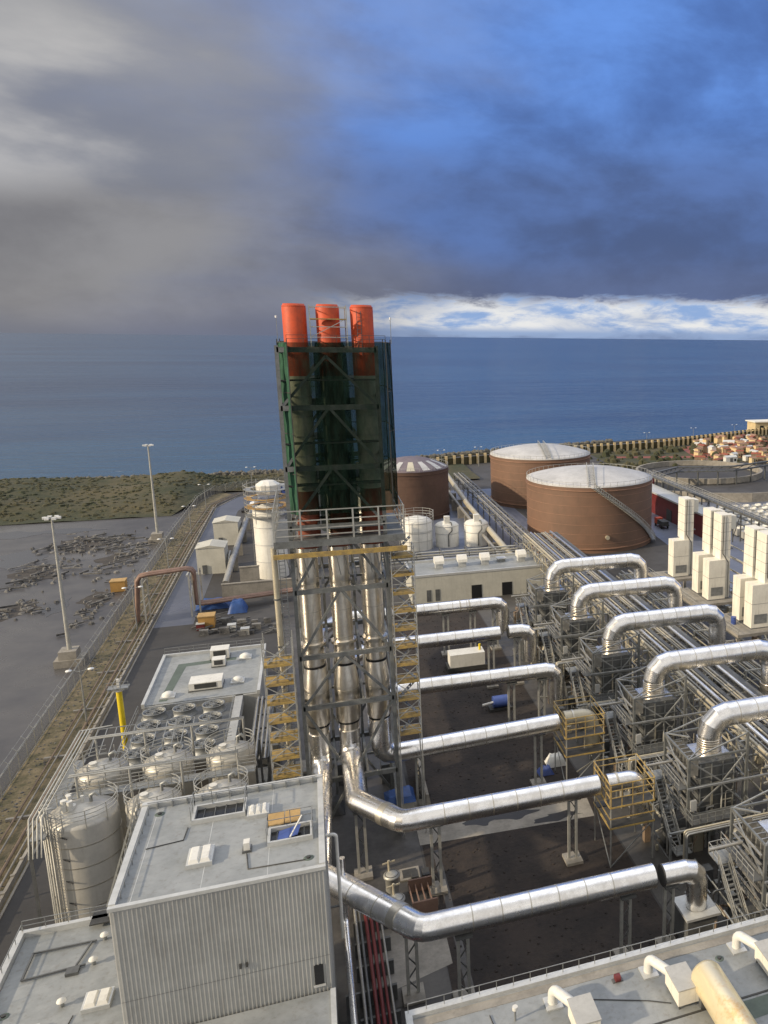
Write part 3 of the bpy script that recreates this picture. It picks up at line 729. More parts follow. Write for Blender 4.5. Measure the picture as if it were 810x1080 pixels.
# ------------------------------------------------------------------ silos
def silos():
    spec = [(-22.2,82.2,2.9,12,'large beige silo with curved ladder, nearest and farthest left'),(-16.4,82.2,2.35,12,'middle silo of the row nearest the cladded building'),(-10.5,81.8,2.35,12,'right silo of the row nearest the cladded building'),
            (-22.2,90.4,2.35,12,'left silo of the back row beside the road'),(-16.3,90.2,2.35,12,'middle silo of the back row, before the cooler fans'),(-10.4,90.2,2.35,12,'right silo of the back row, beside the scaffold stair')]
    for (x,y,r,h,lb) in spec:
        t = thing('silo', lb, 'silo', (x,y,0), 'beige metal silos behind the cladded building')
        part('shell', MB().lathe(x,y,[(r,0),(r,h-.5),(r*.97,h-.2),(r*.55,h+.35),(0,h+.62)],48), 'silo_metal', t)
        b = MB()
        for k in range(1,6): b.ring(x,y,k*2.05-.4,r,.03,.09,48)
        part('band', b, 'seam_metal', t)
        part('manhole', MB().cyl(x-.7,y-.3,h+.2,h+.75,.38,14), 'white_paint', t)
        part('vent', MB().tube([(x+.7,y+.4,h+.1),(x+.7,y+.4,h+1.1),(x+1.1,y+.4,h+1.3),(x+1.3,y+.4,h+1.0)],.14,8), 'galv', t)
        b = MB(); n = 20
        for z in (h+.45,h+.85,h+1.25):
            for k in range(n):
                a = 2*PI*k/n; a2 = 2*PI*(k+1)/n
                if 3 <= k <= 4: continue
                b.bar((x+r*math.cos(a),y+r*math.sin(a),z),(x+r*math.cos(a2),y+r*math.sin(a2),z),.06)
        for k in range(0,n,2):
            a = 2*PI*k/n; b.bar((x+r*math.cos(a),y+r*math.sin(a),h-.6),(x+r*math.cos(a),y+r*math.sin(a),h+1.25),.07)
        part('guard_rail', b, 'steel_light', t)
        if r > 2.6:
            for k, a in enumerate((3.35,3.48,3.6,3.75,3.9,4.02)):
                px, py = x+(r+.22)*math.cos(a), y+(r+.22)*math.sin(a)
                part('riser_pipe', MB().tube([(px,py,0),(px,py,h+1.0+.15*k),(px+.5,py+.5,h+1.5)],.075,6), 'steel_light', t)
            b = MB()
            for a in (4.14,4.30):
                px, py = x+(r+.3)*math.cos(a), y+(r+.3)*math.sin(a); b.bar((px,py,0),(px,py,h+1.2),.06)
            for k in range(40): b.bar((x+(r+.3)*math.cos(4.14),y+(r+.3)*math.sin(4.14),.3*k+.3),(x+(r+.3)*math.cos(4.30),y+(r+.3)*math.sin(4.30),.3*k+.3),.035)
            part('ladder', b, 'steel_light', t)
            b = MB()
            for z in (2.2,4.4,6.6,8.8,11): b.bar((x-r*.92,y-1.2,z),(x-.6,y-r-.25,z),.10)
            part('pipe_bracket', b, 'steel_dark', t)
            for k in range(7):
                a = random.uniform(0,6.28); q = random.uniform(.3,1.4); px, py = x-.6+q*math.cos(a), y+.4+q*math.sin(a)
                part('valve', MB().cyl(px,py,h+.2,h+random.uniform(.8,1.6),random.uniform(.12,.28),10), 'white_paint', t)
    t = thing('silo_walkway', 'steel walkways, pipe frames and drop pipes strung over the silo tops', 'walkway', (-24,86,0))
    for (x0,x1,y0,y1) in ((-24.4,-7.8,85.6,86.9),(-25.6,-24.4,79,94)): part('walkway_deck', MB().box(x0,x1,y0,y1,11.3,11.42), 'galv', t)
    b = MB(); b.rail([(-24.4,85.5,11.4),(-7.8,85.5,11.4)],1.1,1.5,.04,2).rail([(-24.4,87,11.4),(-7.8,87,11.4)],1.1,1.5,.04,2).rail([(-25.6,79,11.4),(-25.6,94,11.4)],1.1,1.4,.04,2)
    part('guard_rail', b, 'steel_light', t)
    for (ya,z) in ((84.6,14.2),(92.6,14.2)):
        for dy in (0,.35): part('overhead_pipe', MB().tube([(-23.6,ya+dy,z),(-9.2,ya+dy,z),(-9.2,ya+dy,11)],.09,6), 'steel_light', t)
        for x in (-23.0,-18.6,-14.2,-9.2): part('post', MB().tube([(x,ya,10.6),(x,ya,z)],.11,6), 'steel_light', t)
    for k in range(4):
        part('overhead_pipe', MB().tube([(-25.6+.32*k,78.5,10+.0*k),(-25.4+.32*k,79.2,13.4),(-24.9+.32*k,95,14.2),(-22.0,95.4,14.2)],.075,6), 'steel_light', t)
    for (x,y) in ((-25.6,79),(-25.6,94),(-24.4,87),(-7.8,87),(-7.8,93),(-13.2,86)): part('column', MB().bar((x,y,0),(x,y,11.3),.22), 'steel', t)
    for x0 in (-24,-18.2):
        b = MB(); n = 4
        for k in range(5): b.bar((x0+.9*k,93.4,12.0),(x0+.9*k,98,12.8),.07)
        b.bar((x0,93.4,12),(x0+3.6,93.4,12),.09).bar((x0,98,12.8),(x0+3.6,98,12.8),.09)
        part('pipe_grid', b, 'galv', t)
silos()
def side_ladder():
    t = thing('stair_flight', 'steep galvanised stair flight between the silos and the lower roof', 'stair', (-16,67,10))
    b = MB()
    for dx in (0,.9): b.bar((-14.4-dx*.0,66.4+dx,19.5),(-17.2,66.6+dx,10.8),.12)
    for k in range(22): z = 11+k*.38; x = -17.15+(z-10.8)*.322; b.box(x-.15,x+.15,66.4,67.5,z,z+.04)
    part('steps', b, 'galv', t)
    b = MB()
    for y in (66.35,67.55):
        b.bar((-14.3,y,20.6),(-17.2,y,11.9),.07)
        for k in range(7): z = 11+k*1.3; x = -17.15+(z-10.8)*.322; b.bar((x,y,z),(x,y,z+1.1),.06)
    part('handrail', b, 'steel_light', t)
    part('landing', MB().box(-18.4,-17,66,68,10.75,10.85), 'steel_dark', t)
# ------------------------------------------------------------------ cladded tower building
def clad_building():
    x0,x1,y0,y1,z0,z1 = -13.8,-1.25,53.7,66.0,0,20.0
    t = thing('cladded_building', 'tall grey building clad in vertical ribbed sheet, nearest the camera', 'building', (x0,y0,0))
    b = MB()
    def ribs(pa, pb, nrm):
        pa, pb = Vector(pa), Vector(pb); L = (pb-pa).length; d = (pb-pa).normalized(); n = int(L/.25); st = L/n; pts = []
        for k in range(n):
            for f, o in ((0,0),(.55,0),(.65,.055),(.88,.055)): pts.append(pa+d*(st*(k+f))+nrm*o)
        pts.append(pb)
        vs = []
        for p in pts: vs += [(p.x,p.y,z0),(p.x,p.y,z1-.25)]
        b.add(vs, [(2*i,2*i+2,2*i+3,2*i+1) for i in range(len(pts)-1)])
    ribs((x0,y0,0),(x1,y0,0),Vector((0,-1,0))); ribs((x1,y0,0),(x1,y1,0),Vector((1,0,0))); ribs((x1,y1,0),(x0,y1,0),Vector((0,1,0))); ribs((x0,y1,0),(x0,y0,0),Vector((-1,0,0)))
    wall = part('ribbed_wall', b, 'grey_cladding', t)
    part('sheet_joint', MB().box(x0-.005,x1+.005,y0-.062,y0-.05,13.1,13.12), 'steel', wall)
    part('roof_deck', MB().box(x0+.25,x1-.25,y0+.25,y1-.25,z1-.35,z1-.2), 'roof_grey', t)
    b = MB().box(x0-.12,x1+.12,y0-.12,y0+.22,z1-.28,z1-.03).box(x0-.12,x0+.28,y0+.22,y1-.3,z1-.28,z1+.05).box(x1-.28,x1+.12,y0+.22,y1-.3,z1-.28,z1+.05).box(x0-.12,x1+.12,y1-.3,y1+.12,z1-.28,z1+.16)
    part('parapet_trim', b, 'roof_trim', t)
    b = MB()
    for k in range(12): b.box(x0+.9+k*1.0,x0+.98+k*1.0,y1-.55,y1-.3,z1-.2,z1+.25)
    b.bar((x0+.3,y1-.5,z1+.35),(x1-.3,y1-.5,z1+.35),.05)
    for k in range(9): b.bar((x0+.45,y0+1+k*1.25,z1-.2),(x0+.45,y0+1+k*1.25,z1+.3),.05)
    b.bar((x0+.45,y0+.6,z1+.25),(x0+.45,y1-.6,z1+.25),.045)
    part('roof_cable_rail', b, 'galv', t)
    part('window', MB().box(-2.35,-1.75,y0-.10,y0+.02,11.0,12.5), 'black_glass', t)
    part('window_sill', MB().box(-2.45,-1.65,y0-.16,y0-.05,10.82,10.95), 'roof_trim', t)
    part('wall_bracket', MB().box(-6.9,-6.75,y0-.22,y0-.06,13.7,14.0).box(-6.5,-6.38,y0-.2,y0-.06,13.72,14.0), 'steel_dark', t)
    b = MB()
    for i in range(3): b.add([(x0+1+i*4, y0+.26, z1-.197), (x0+1.04+i*4, y0+.26, z1-.197), (x0+1.04+i*4, y1-.3, z1-.197), (x0+1+i*4, y1-.3, z1-.197)], [(0,1,2,3)])
    part('membrane_seam', b, 'roof_trim', t)
    R = z1-.2
    def hatch(xa,xb,ya,yb,lb,leaf=True):
        h = thing('roof_hatch', lb, 'roof hatch', (xa,ya,R), 'open roof hatches of the cladded building')
        b = MB().box(xa,xb,ya,ya+.18,R,R+.35).box(xa,xb,yb-.18,yb,R,R+.35).box(xa,xa+.18,ya+.18,yb-.18,R,R+.35).box(xb-.18,xb,ya+.18,yb-.18,R,R+.35)
        part('curb', b, 'roof_trim', h)
        part('opening', MB().box(xa+.18,xb-.18,ya+.18,yb-.18,R+.004,R+.02), 'black_glass', h)
        b = MB()
        for k in range(1,5): b.box(xa+(xb-xa)*k/5-.03,xa+(xb-xa)*k/5+.03,ya+.18,yb-.18,R+.05,R+.1)
        part('grille_bar', b, 'steel', h)
        b = MB().rail([(xa,yb,R+.35),(xb,yb,R+.35),(xb,ya,R+.35)],1.1,1.2,.035).rail([(xa,ya,R+.35),(xa,yb,R+.35)],1.1,1.2,.035); part('guard_rail', b, 'galv', h)
        return h
    hatch(-10.2,-6.6,62.2,64.4,'open roof hatch with dark grille in the middle of the grey roof')
    h = hatch(-4.9,-1.9,57.4,59.4,'open roof hatch with a blue sheet, right beside the plywood')
    part('blue_sheet', MB().add([(-4.3,57.7,R+.12),(-2.9,57.7,R+.42),(-2.7,59.1,R+.38),(-4.2,59.1,R+.1)],[(0,1,2,3)]), 'blue_steel', h)
    part('white_pole', MB().bar((-3.4,57.5,R+.45),(-2.6,59.0,R+1.1),.08), 'white_paint', h)
    t2 = thing('plywood_sheet', 'two ochre plywood sheets laid across the rear of the open hatch', 'plywood', (-4.9,59.6,R+.36))
    part('board', MB().box(-4.95,-3.85,59.5,61.2,R+.38,R+.44), 'plywood', t2); part('board', MB().box(-3.80,-2.75,59.55,61.25,R+.38,R+.46), 'plywood', t2)
    def skylight(x,y,w,d,lb,z=R,n=2,g='white skylights on the grey roofs'):
        s_ = thing('skylight', lb, 'skylight', (x,y,z), g)
        part('curb', MB().box(x-w/2-.1,x+w/2+.1,y-d/2-.1,y+d/2+.1,z,z+.3), 'roof_trim', s_)
        for k in range(n):
            xa = x-w/2+w*k/n+.03; xb = x-w/2+w*(k+1)/n-.03
            part('pane', MB().add([(xa,y-d/2,z+.3),(xb,y-d/2,z+.3),(xb,y+d/2,z+.3),(xa,y+d/2,z+.3),(xa+.1,y-d/2+.15,z+.5),(xb-.1,y-d/2+.15,z+.5),(xb-.1,y+d/2-.15,z+.5),(xa+.1,y+d/2-.15,z+.5)],[(4,5,6,7),(0,1,5,4),(1,2,6,5),(2,3,7,6),(3,0,4,7)]), 'white_paint', s_)
    skylight(-9.1,57.6,1.4,1.9,'white two pane skylight at the front left of the tall roof')
    skylight(-5.7,62.3,1.3,1.3,'white ribbed skylight between the two open hatches',n=3)
    s_ = thing('roof_vent', 'small white vent box in the centre of the tall roof', 'vent', (-6.2,57.6,R)); part('casing', MB().box(-6.4,-6.0,57.3,57.9,R+.15,R+.7), 'white_paint', s_); part('foot', MB().box(-6.5,-5.9,57.2,58.0,R,R+.15), 'steel', s_)
    # annex roofs
    t3 = thing('lower_building', 'low flat roofed building at the foot of the cladded building', 'building', (-23,40,0))
    Z = 10.4
    part('wall', MB().box(-23.0,-13.95,42,67.0,0,Z-.1).box(-13.95,-1.2,36,53.5,0,Z-.1), 'grey_cladding', t3)
    part('roof_deck', MB().box(-22.7,-13.95,42.3,66.7,Z-.1,Z).box(-13.95,-1.4,36.3,53.5,Z-.1,Z), 'roof_grey', t3)
    part('parapet', MB().box(-23.15,-13.95,66.7,67.1,Z-.2,Z+.45).box(-23.15,-22.75,42,66.7,Z-.2,Z+.45), 'roof_trim', t3); part('parapet', MB().box(-1.4,-1.05,36,53.5,Z-.2,Z+.12), 'roof_trim', t3)
    b = MB().rail([(-22.9,67.0,Z+.45),(-14.1,67.0,Z+.45)],.8,1.4,.035).rail([(-22.95,43,Z+.45),(-22.95,67,Z+.45)],.5,1.5,.035,0); part('guard_rail', b, 'galv', t3)
    b = MB()
    b.bar((-21.6,64.4,Z+.15),(-17.6,64.4,Z+.15),.12).bar((-21.6,61.6,Z+.15),(-17.8,61.9,Z+.15),.12).bar((-21.6,61.6,Z+.15),(-21.6,64.4,Z+.15),.12).bar((-18.4,62,Z+.15),(-17.9,64.4,Z+.15),.10)
    b.box(-18.9,-18.1,61.1,61.8,Z+.02,Z+.25)
    part('roof_conduit', b, 'steel', t3)
    for (x,y,lb) in ((-17.1,64.5,'small round vent cap at the far conduit end on the low roof'),(-17.3,61.9,'small round vent cap at the near conduit end on the low roof'),(-18.4,58.2,'round white vent cap between the two low roof skylights')):
        v_ = thing('vent_cap', lb, 'vent', (x,y,Z)); part('pipe', MB().cyl(x,y,Z,Z+.4,.14,10), 'galv', v_); part('cap', MB().lathe(x,y,[(.30,Z+.4),(.26,Z+.52),(0,Z+.6)],12), 'white_paint', v_)
    skylight(-16.2,57.8,1.5,1.5,'white two pane skylight at the left of the wall on the low roof',Z)
    skylight(-20.2,55.6,1.7,2.0,'white skylight nearest the lower left corner of the photo',Z)
    skylight(-14.6,59.3,.7,.9,'narrow white skylight against the cladded wall on the low roof',Z,1)
clad_building(); side_ladder()
def roof_extras():
    for i, (pts, z) in enumerate((([(-12.8,60,0),(-10.5,60.3,0),(-10.4,61.9,0)],19.85),([(-6.2,57.1,0),(-6.0,55.2,0),(-2.4,55.0,0)],19.85),([(-21,52,0),(-18,54,0),(-17.5,57,0)],10.45),([(9,50,0),(9.4,46,0),(12,44.5,0)],8.05),([(16,49,0),(20,47.4,0),(21.5,46.6,0)],8.05))):
        tag(MB().tube([(x,y,z) for x,y,_ in pts],.035,6).build('roof_cable','steel_dark',None,(pts[0][0],pts[0][1],z)), ['dark cable looping to the middle roof hatch','dark cable along the front edge of the tall roof','dark cable crossing the lower left roof','dark cable near the left end of the engine hall roof','dark cable between two intake units on the hall roof'][i], 'cable')
    for i, (x,y,z) in enumerate(((-12.6,64.6,19.8),(-2.2,55.2,19.8),(-21.8,58.5,10.4),(6,46,8.0),(26.8,49.4,8.0))):
        t = thing('roof_drain', ['drain at the far left corner of the tall roof','drain at the near right corner of the tall roof','drain along the left parapet of the lower roof','drain left of the intake units on the hall roof','drain between middle and right intake units on the hall roof'][i], 'drain', (x,y,z))
        part('collar', MB().lathe(x,y,[(.35,z+.006),(.28,z+.05),(.2,z+.05)],14), 'roof_dark', t); part('grate', MB().cyl(x,y,z+.01,z+.12,.14,8), 'steel_dark', t)
roof_extras()

# ================================================================== CHIMNEY TOWER
FX = [-1.5, 1.6, 4.85]; FY = 90.0; UP = .42
def flues():
    order = ['left','middle','right']
    for i, x in enumerate(FX):
        t = thing('chimney_flue', f'{order[i]} one of three tall silver flues with a red top', 'chimney', (x,FY,0), 'three chimney flues of the tower')
        r = 1.1; zb = 12.6
        part('lower_section', MB().lathe(x,FY,[(1.0,10.4),(1.0,13.4),(1.30,13.9),(1.30,18.0),(1.0,20.2)],36), 'flue_metal', t)
        part('steel_section', MB().lathe(x,FY,[(r*.94,20.2),(r*.94,33.4)],36), 'flue_metal', t)
        part('primer_section', MB().lathe(x+UP,FY,[(r,33.4),(r,39.4)],36), 'primer_red', t)
        part('pale_section', MB().lathe(x+UP,FY,[(r,39.4),(r,51.0)],36), 'flue_pale', t)
        part('red_top', MB().lathe(x+UP,FY,[(r,51.0),(r+.02,57.6),(r-.12,58.0),(r-.2,58.0),(r-.2,55.0),(0,55.0)],36), 'chimney_red', t)
        b = MB().ring(x+UP,FY,57.75,r-.04,.05,.12,36).ring(x+UP,FY,55.2,r,.02,.05,36).ring(x+UP,FY,53.1,r,.02,.05,36); part('weld_band', b, 'chimney_red', t)
        for z in (20.3,13.5): part('black_band', MB().ring(x,FY,z,1.06,.06,.24), 'black_band', t)
        b = MB()
        for z in (23.4,26.5,29.6,32.6): b.ring(x,FY,z,r*.94,.02,.06)
        for z in (35.5,37.5,41,43,45,47,49): b.ring(x+UP,FY,z,r+.01,.03,.10)
        for z in (15.6,17.4): b.ring(x,FY,z,1.30,.02,.06)
        part('seam', b, 'seam_metal', t)
        part('support_ring', MB().ring(x,FY,24.0-1.2,1.15,.16,.3,36), 'flue_metal', t)
        # rear twin flue
    for i, x in enumerate(FX):
        t = thing('rear_flue', f'{order[i]} one of the rear silver flues standing behind the front three', 'chimney', (x,FY+5,0), 'rear flues of the tower')
        part('flue_section', MB().lathe(x,FY+5,[(.95,9.6),(1.25,13.9),(1.25,18.4),(1.0,20.2),(1.0,38)],30), 'flue_metal', t)
        part('seam', MB().ring(x,FY+5,20.3,1.05,.05,.2).ring(x,FY+5,27,1.0,.03,.1), 'seam_metal', t)
flues()
def tower():
    xs = (-2.85, 6.3); ys = (87.4, 97.2)
    t = thing('steel_tower', 'tall braced steel tower frame carrying the chimney flues', 'tower', (1.5,92,0)); rr = random.Random(9)
    for x in xs:
        for y in ys: part('column', MB().bar((x,y,0),(x,y,54.0),.36), 'frame_steel', t)
    for x in (-.1, 3.2):
        part('column', MB().bar((x,ys[1],0),(x,ys[1],54),.3), 'frame_steel', t)
    lev = [8.0, 16.6, 22.2, 29.3, 36.0, 42.0, 48.0, 53.6]
    for z in lev:
        b = MB()
        for y in ys: b.bar((xs[0],y,z),(xs[1],y,z),.36,.5)
        for x in (*xs, -.1, 3.2): b.bar((x,ys[0],z),(x,ys[1],z),.26,.34)
        b.bar((xs[0],92.2,z),(xs[1],92.2,z),.24)
        part('beam', b, 'frame_steel', t)
    b = MB(); xm = 1.55; y = ys[0]-.02
    for (a, c) in (((xs[0],0),(xm,8)),((xs[1],0),(xm,8)),((xs[0],16.6),(xm,8.0)),((xs[1],16.6),(xm,8.0)),((xs[0],16.6),(xm,22.2)),((xs[1],16.6),(xm,22.2)),((xs[0],22.2),(xm,29.3)),((xs[1],22.2),(xm,29.3)),((xs[0],29.3),(xm-1.6,34)),((xs[1],29.3),(xm+1.6,34)),
                   ((xs[0],36),(xm,42)),((xs[1],36),(xm,42)),((xs[0],42),(xm,48)),((xs[1],42),(xm,48)),((xs[0],48),(xm,53)),((xs[1],48),(xm,53))):
        for yy in ys: b.bar((a[0],yy,a[1]),(c[0],yy,c[1]),.26)
    for (za, zb) in zip([0]+lev[:-1], lev):
        for x in xs: b.bar((x,ys[0],za),(x,ys[1],zb),.2)
    part('brace', b, 'frame_steel', t)
    b = MB()
    for z in (40.2,44.4,50.6): b.box(xs[0],xs[1],ys[0],FY-1.3,z,z+.12).box(xs[0],xs[1],FY+1.4,ys[1],z,z+.12)
    part('inner_platform', b, 'steel_dark', t)
    # main platform
    b = MB().box(-4.4,8.2,86.2,88.7,34.6,34.8).box(-4.4,-3.1,88.7,98,34.6,34.8).box(6.2,8.2,88.7,98,34.6,34.8).box(-4.4,8.2,86.0,86.25,34.3,35.0)
    part('main_platform', b, 'frame_steel', t)
    b = MB()
    for k in range(6):
        x = -4.3+k*2.48; b.bar((x,86.1,34.8),(x,86.1,38.0),.16)
    for z in (35.5,36.2,37.0,38.0): b.bar((-4.4,86.1,z),(8.2,86.1,z),.10)
    for x in (-4.3,8.1):
        for z in (35.5,36.5,38): b.bar((x,86.1,z),(x,98,z),.08)
        for y in (89,92,95,98): b.bar((x,y,34.8),(x,y,38),.1)
    part('platform_rail', b, 'steel_light', t)
    part('yellow_beam', MB().box(-4.5,8.3,85.7,86.05,33.3,33.75), 'scaffold_yellow', t)
    b = MB()
    for k in range(14): b.bar((-3.4+k*.78,86.4,33.5+.3*(k%2)),(-3.0+k*.78,87.4,30.8),.07)
    part('hanger_rod', b, 'galv', t)
    t2 = thing('riser_pipe', 'thin cream riser pipe climbing the left edge of the tower', 'pipe', (-4.5,86.8,0)); part('pipe', MB().tube([(-4.5,86.8,0),(-4.5,86.8,34.3)],.28,12), 'pipe_cream', t2)
    b = MB()
    for z in range(4,34,5): b.ring(-4.5,86.8,z,.3,.06,.15,12)
    part('clamp', b, 'steel', t2)
    t2 = thing('caged_ladder', 'narrow cable ladder strip between the riser pipe and left flue', 'ladder', (-3.9,87.2,0)); b = MB()
    for dx in (0,.55): b.bar((-4.1+dx,87.1,2),(-4.1+dx,87.1,34),.07)
    part('side_rail', b, 'galv', t2)
    for k in range(80): part('rung', MB().bar((-4.1,87.1,2+k*.4),(-3.55,87.1,2+k*.4),.05), 'galv', t2)
tower()
def shroud():
    FX = [v+UP for v in globals()['FX']]
    t = thing('debris_netting', 'dark green debris netting wrapped round the upper chimney tower', 'netting', (1.5,92,36))
    pts = [(-1.9,86.9),(7.2,86.9),(7.8,88.5),(7.8,97.8),(-2.8,97.8),(-2.8,88.3)]
    def wall(a, c, z0, z1, nm, nm_mat, amp=.10):
        b = MB(); n = 26; m_ = 34; vs = []
        A, B_ = Vector((*a,0)), Vector((*c,0)); d = (B_-A).normalized(); nr = Vector((d.y,-d.x,0)); rr = random.Random(int(a[0]*10)+5)
        ph = [rr.uniform(0,6) for _ in range(6)]
        for j in range(m_+1):
            for i in range(n+1):
                u = i/n; z = z0+(z1-z0)*j/m_
                o = amp*(math.sin(u*17+ph[0]+z*.3)*.6+math.sin(u*7+z*.9+ph[1])*.6+math.sin(z*3.1+ph[2])*.3)*min(1,4*u*(1-u)*3)
                p = A.lerp(B_, u)+nr*o; vs.append((p.x,p.y,z))
        b.add(vs, [(j*(n+1)+i,j*(n+1)+i+1,(j+1)*(n+1)+i+1,(j+1)*(n+1)+i) for j in range(m_) for i in range(n)], True)
        part(nm, b, nm_mat, t)
    z0, z1 = 37.4, 54.3
    for k, (a, c) in enumerate(zip(pts, pts[1:]+pts[:1])): wall(a, c, z0, z1, 'net_panel', 'net_sunlit' if k == 5 else 'net')
    b = MB(); b.lathe(FX[1], FY-.3, [(1.9,35.2),(1.55,53.5),(1.3,54.3)], 14, True); part('inner_net_wrap', b, 'net', t)
    b = MB()
    for z in (z1,49.5,45.5,41.5,37.6):
        for a, c in zip(pts[1:], pts[2:]+pts[:1]): b.bar((*a,z),(*c,z),.08)
    for p in pts: b.bar((*p,z0),(*p,z1+.3),.09)
    part('net_tube', b, 'steel_dark', t)
    b = MB(); b.rail([(-1.9,86.9,z1),(7.2,86.9,z1)],.7,1.5,.03)
    part('top_rail', b, 'steel_dark', t)
    # cage round the middle red top
    t = thing('flue_cage', 'yellow and grey scaffold cage round the middle red flue top', 'scaffold', (FX[1],FY,54))
    b = MB(); q = 1.7
    for sx in (-1,1):
        for sy in (-1,1): b.bar((FX[1]+sx*q,FY+sy*q,53.5),(FX[1]+sx*q,FY+sy*q,57.9),.09)
    for z in (54.8,55.8,57.7):
        for s_ in (-1,1): b.bar((FX[1]-q,FY+s_*q,z),(FX[1]+q,FY+s_*q,z),.07).bar((FX[1]+s_*q,FY-q,z),(FX[1]+s_*q,FY+q,z),.07)
    b.bar((FX[1]-q,FY-q,54.8),(FX[1]+q,FY-q,56.6),.06)
    part('scaffold_tube', b, 'steel_light', t)
    b = MB().box(FX[1]-q,FX[1]+q,FY-q-.05,FY-1.15,56.5,56.6).box(FX[1]-q,FX[1]+q,FY+1.15,FY+q,56.5,56.6); part('yellow_board', b, 'scaffold_yellow', t)
    t = thing('flue_ladder', 'thin grey ladder fixed to the right red flue top', 'ladder', (FX[2]-.3,FY-1.2,53))
    b = MB()
    for dx in (-.55,-.15): b.bar((FX[2]+dx,FY-1.2,53),(FX[2]+dx,FY-1.2,57.4),.05)
    part('side_rail', b, 'steel', t)
    b = MB()
    for k in range(11): b.bar((FX[2]-.55,FY-1.2,53.2+k*.4),(FX[2]-.15,FY-1.2,53.2+k*.4),.04)
    part('rung', b, 'steel', t)
    for x, lb in ((-2.7,'small lightning rod at the left corner of the netting top'),(7.9,'small lightning rod at the right corner of the netting top')):
        t = thing('lightning_rod', lb, 'rod', (x,88,54.3)); part('rod', MB().bar((x,88.4,54.2),(x,88.4,56.6),.05), 'galv', t); part('tip_light', MB().cyl(x,88.4,56.6,56.8,.10,8), 'lamp_white', t)
shroud()
def scaffold_stair(x0, x1, y0, y1, z0, z1, lb):
    t = thing('scaffold_stair', lb, 'scaffold', (x0,y0,0), 'scaffold stair towers beside the flues')
    for x in (x0,x1):
        for y in (y0,y1): part('standard', MB().bar((x,y,0),(x,y,z1+1.0),.10), 'steel_light', t)
    z = z0; k = 0
    while z <= z1+.01:
        part('platform', MB().box(x0,x1,y0,y0+.12,z-.14,z+.10).box(x0,x1,y1-.12,y1,z-.14,z+.10).box(x0,x1,y0+.12,y1-.12,z,z+.06), 'scaffold_yellow', t)
        b = MB()
        for zz in (z+.55,z+1.05): b.bar((x0,y0,zz),(x1,y0,zz),.06).bar((x0,y0,zz),(x0,y1,zz),.06).bar((x1,y0,zz),(x1,y1,zz),.06)
        s_ = 1 if k % 2 else -1; xm = (x0+x1)/2; hw = (x1-x0)/2
        b.bar((xm-s_*hw,y0,z),(xm+s_*hw,y0,z+1.95),.08)
        part('guard_rail', b, 'steel_light', t)
        b = MB()
        for dy in (.5,1.2): b.bar((xm+s_*hw*.8,y0+dy,z),(xm-s_*hw*.8,y0+dy,z+1.95),.08)
        for q in range(7): f = (q+.5)/7; xx = xm+s_*hw*.8*(1-2*f); b.box(xx-.12,xx+.12,y0+.5,y0+1.2,z+1.95*f,z+1.95*f+.03)
        part('stair_flight', b, 'galv', t)
        z += 2.0; k += 1
scaffold_stair(-6.1,-3.4,84.0,86.2,3.0,24.8,'yellow boarded scaffold stair tower on the left of the flues')
scaffold_stair(6.65,9.0,86.6,88.6,12.4,32.4,'taller yellow boarded scaffold stair tower on the right of the flues')

# ================================================================== LEFT DUCTS
def arc(p0, p1, p2, r, n=4):
    """points replacing the corner p1 of a path"""
    p0,p1,p2 = map(Vector,(p0,p1,p2)); a = (p0-p1).normalized(); c = (p2-p1).normalized(); ang = a.angle(c); t = r/math.tan(ang/2)
    A, B_ = p1+a*t, p1+c*t; bis = (a+c).normalized(); O = p1+bis*(r/math.sin(ang/2)); out = []
    u, w = (A-O), (B_-O); th = u.angle(w); 
    for k in range(n+1):
        f = k/n; out.append(O+(u*math.sin((1-f)*th)+w*math.sin(f*th))/math.sin(th))
    return out
def path(pts, r, n=4):
    out = [Vector(pts[0])]
    for i in range(1, len(pts)-1): out += arc(pts[i-1], pts[i], pts[i+1], r, n)
    out.append(Vector(pts[-1])); return out
def seams(b, a, c, r, step=3.0, w=.06):
    a, c = Vector(a), Vector(c); L = (c-a).length; n = max(1, int(L/step)); d = (c-a).normalized()
    for k in range(1, n): b.band(a+d*(L*k/n), d, r, w, .010, 40)
def duct(t, runs, r):
    """runs: list of polylines; the bends become segmented elbows"""
    for pts in runs:
        P_ = [Vector(p) for p in pts]
        part('duct_run', MB().seg_tube(path(P_, r*1.35, 3), r, 40), 'duct_metal', t)
        for a, c in zip(P_, P_[1:]):
            L = (c-a).length; k = int((L-3.2)//2.4)
            for j in range(1, k): part('seam', MB().band(a.lerp(c, (1.6+(L-3.2)*j/k)/L), c-a, r, .10, .012, 40), 'seam_metal', t)
ROW = [60.9,76.2,92.4,108.0,124.0,140.2]
RD = 1.08
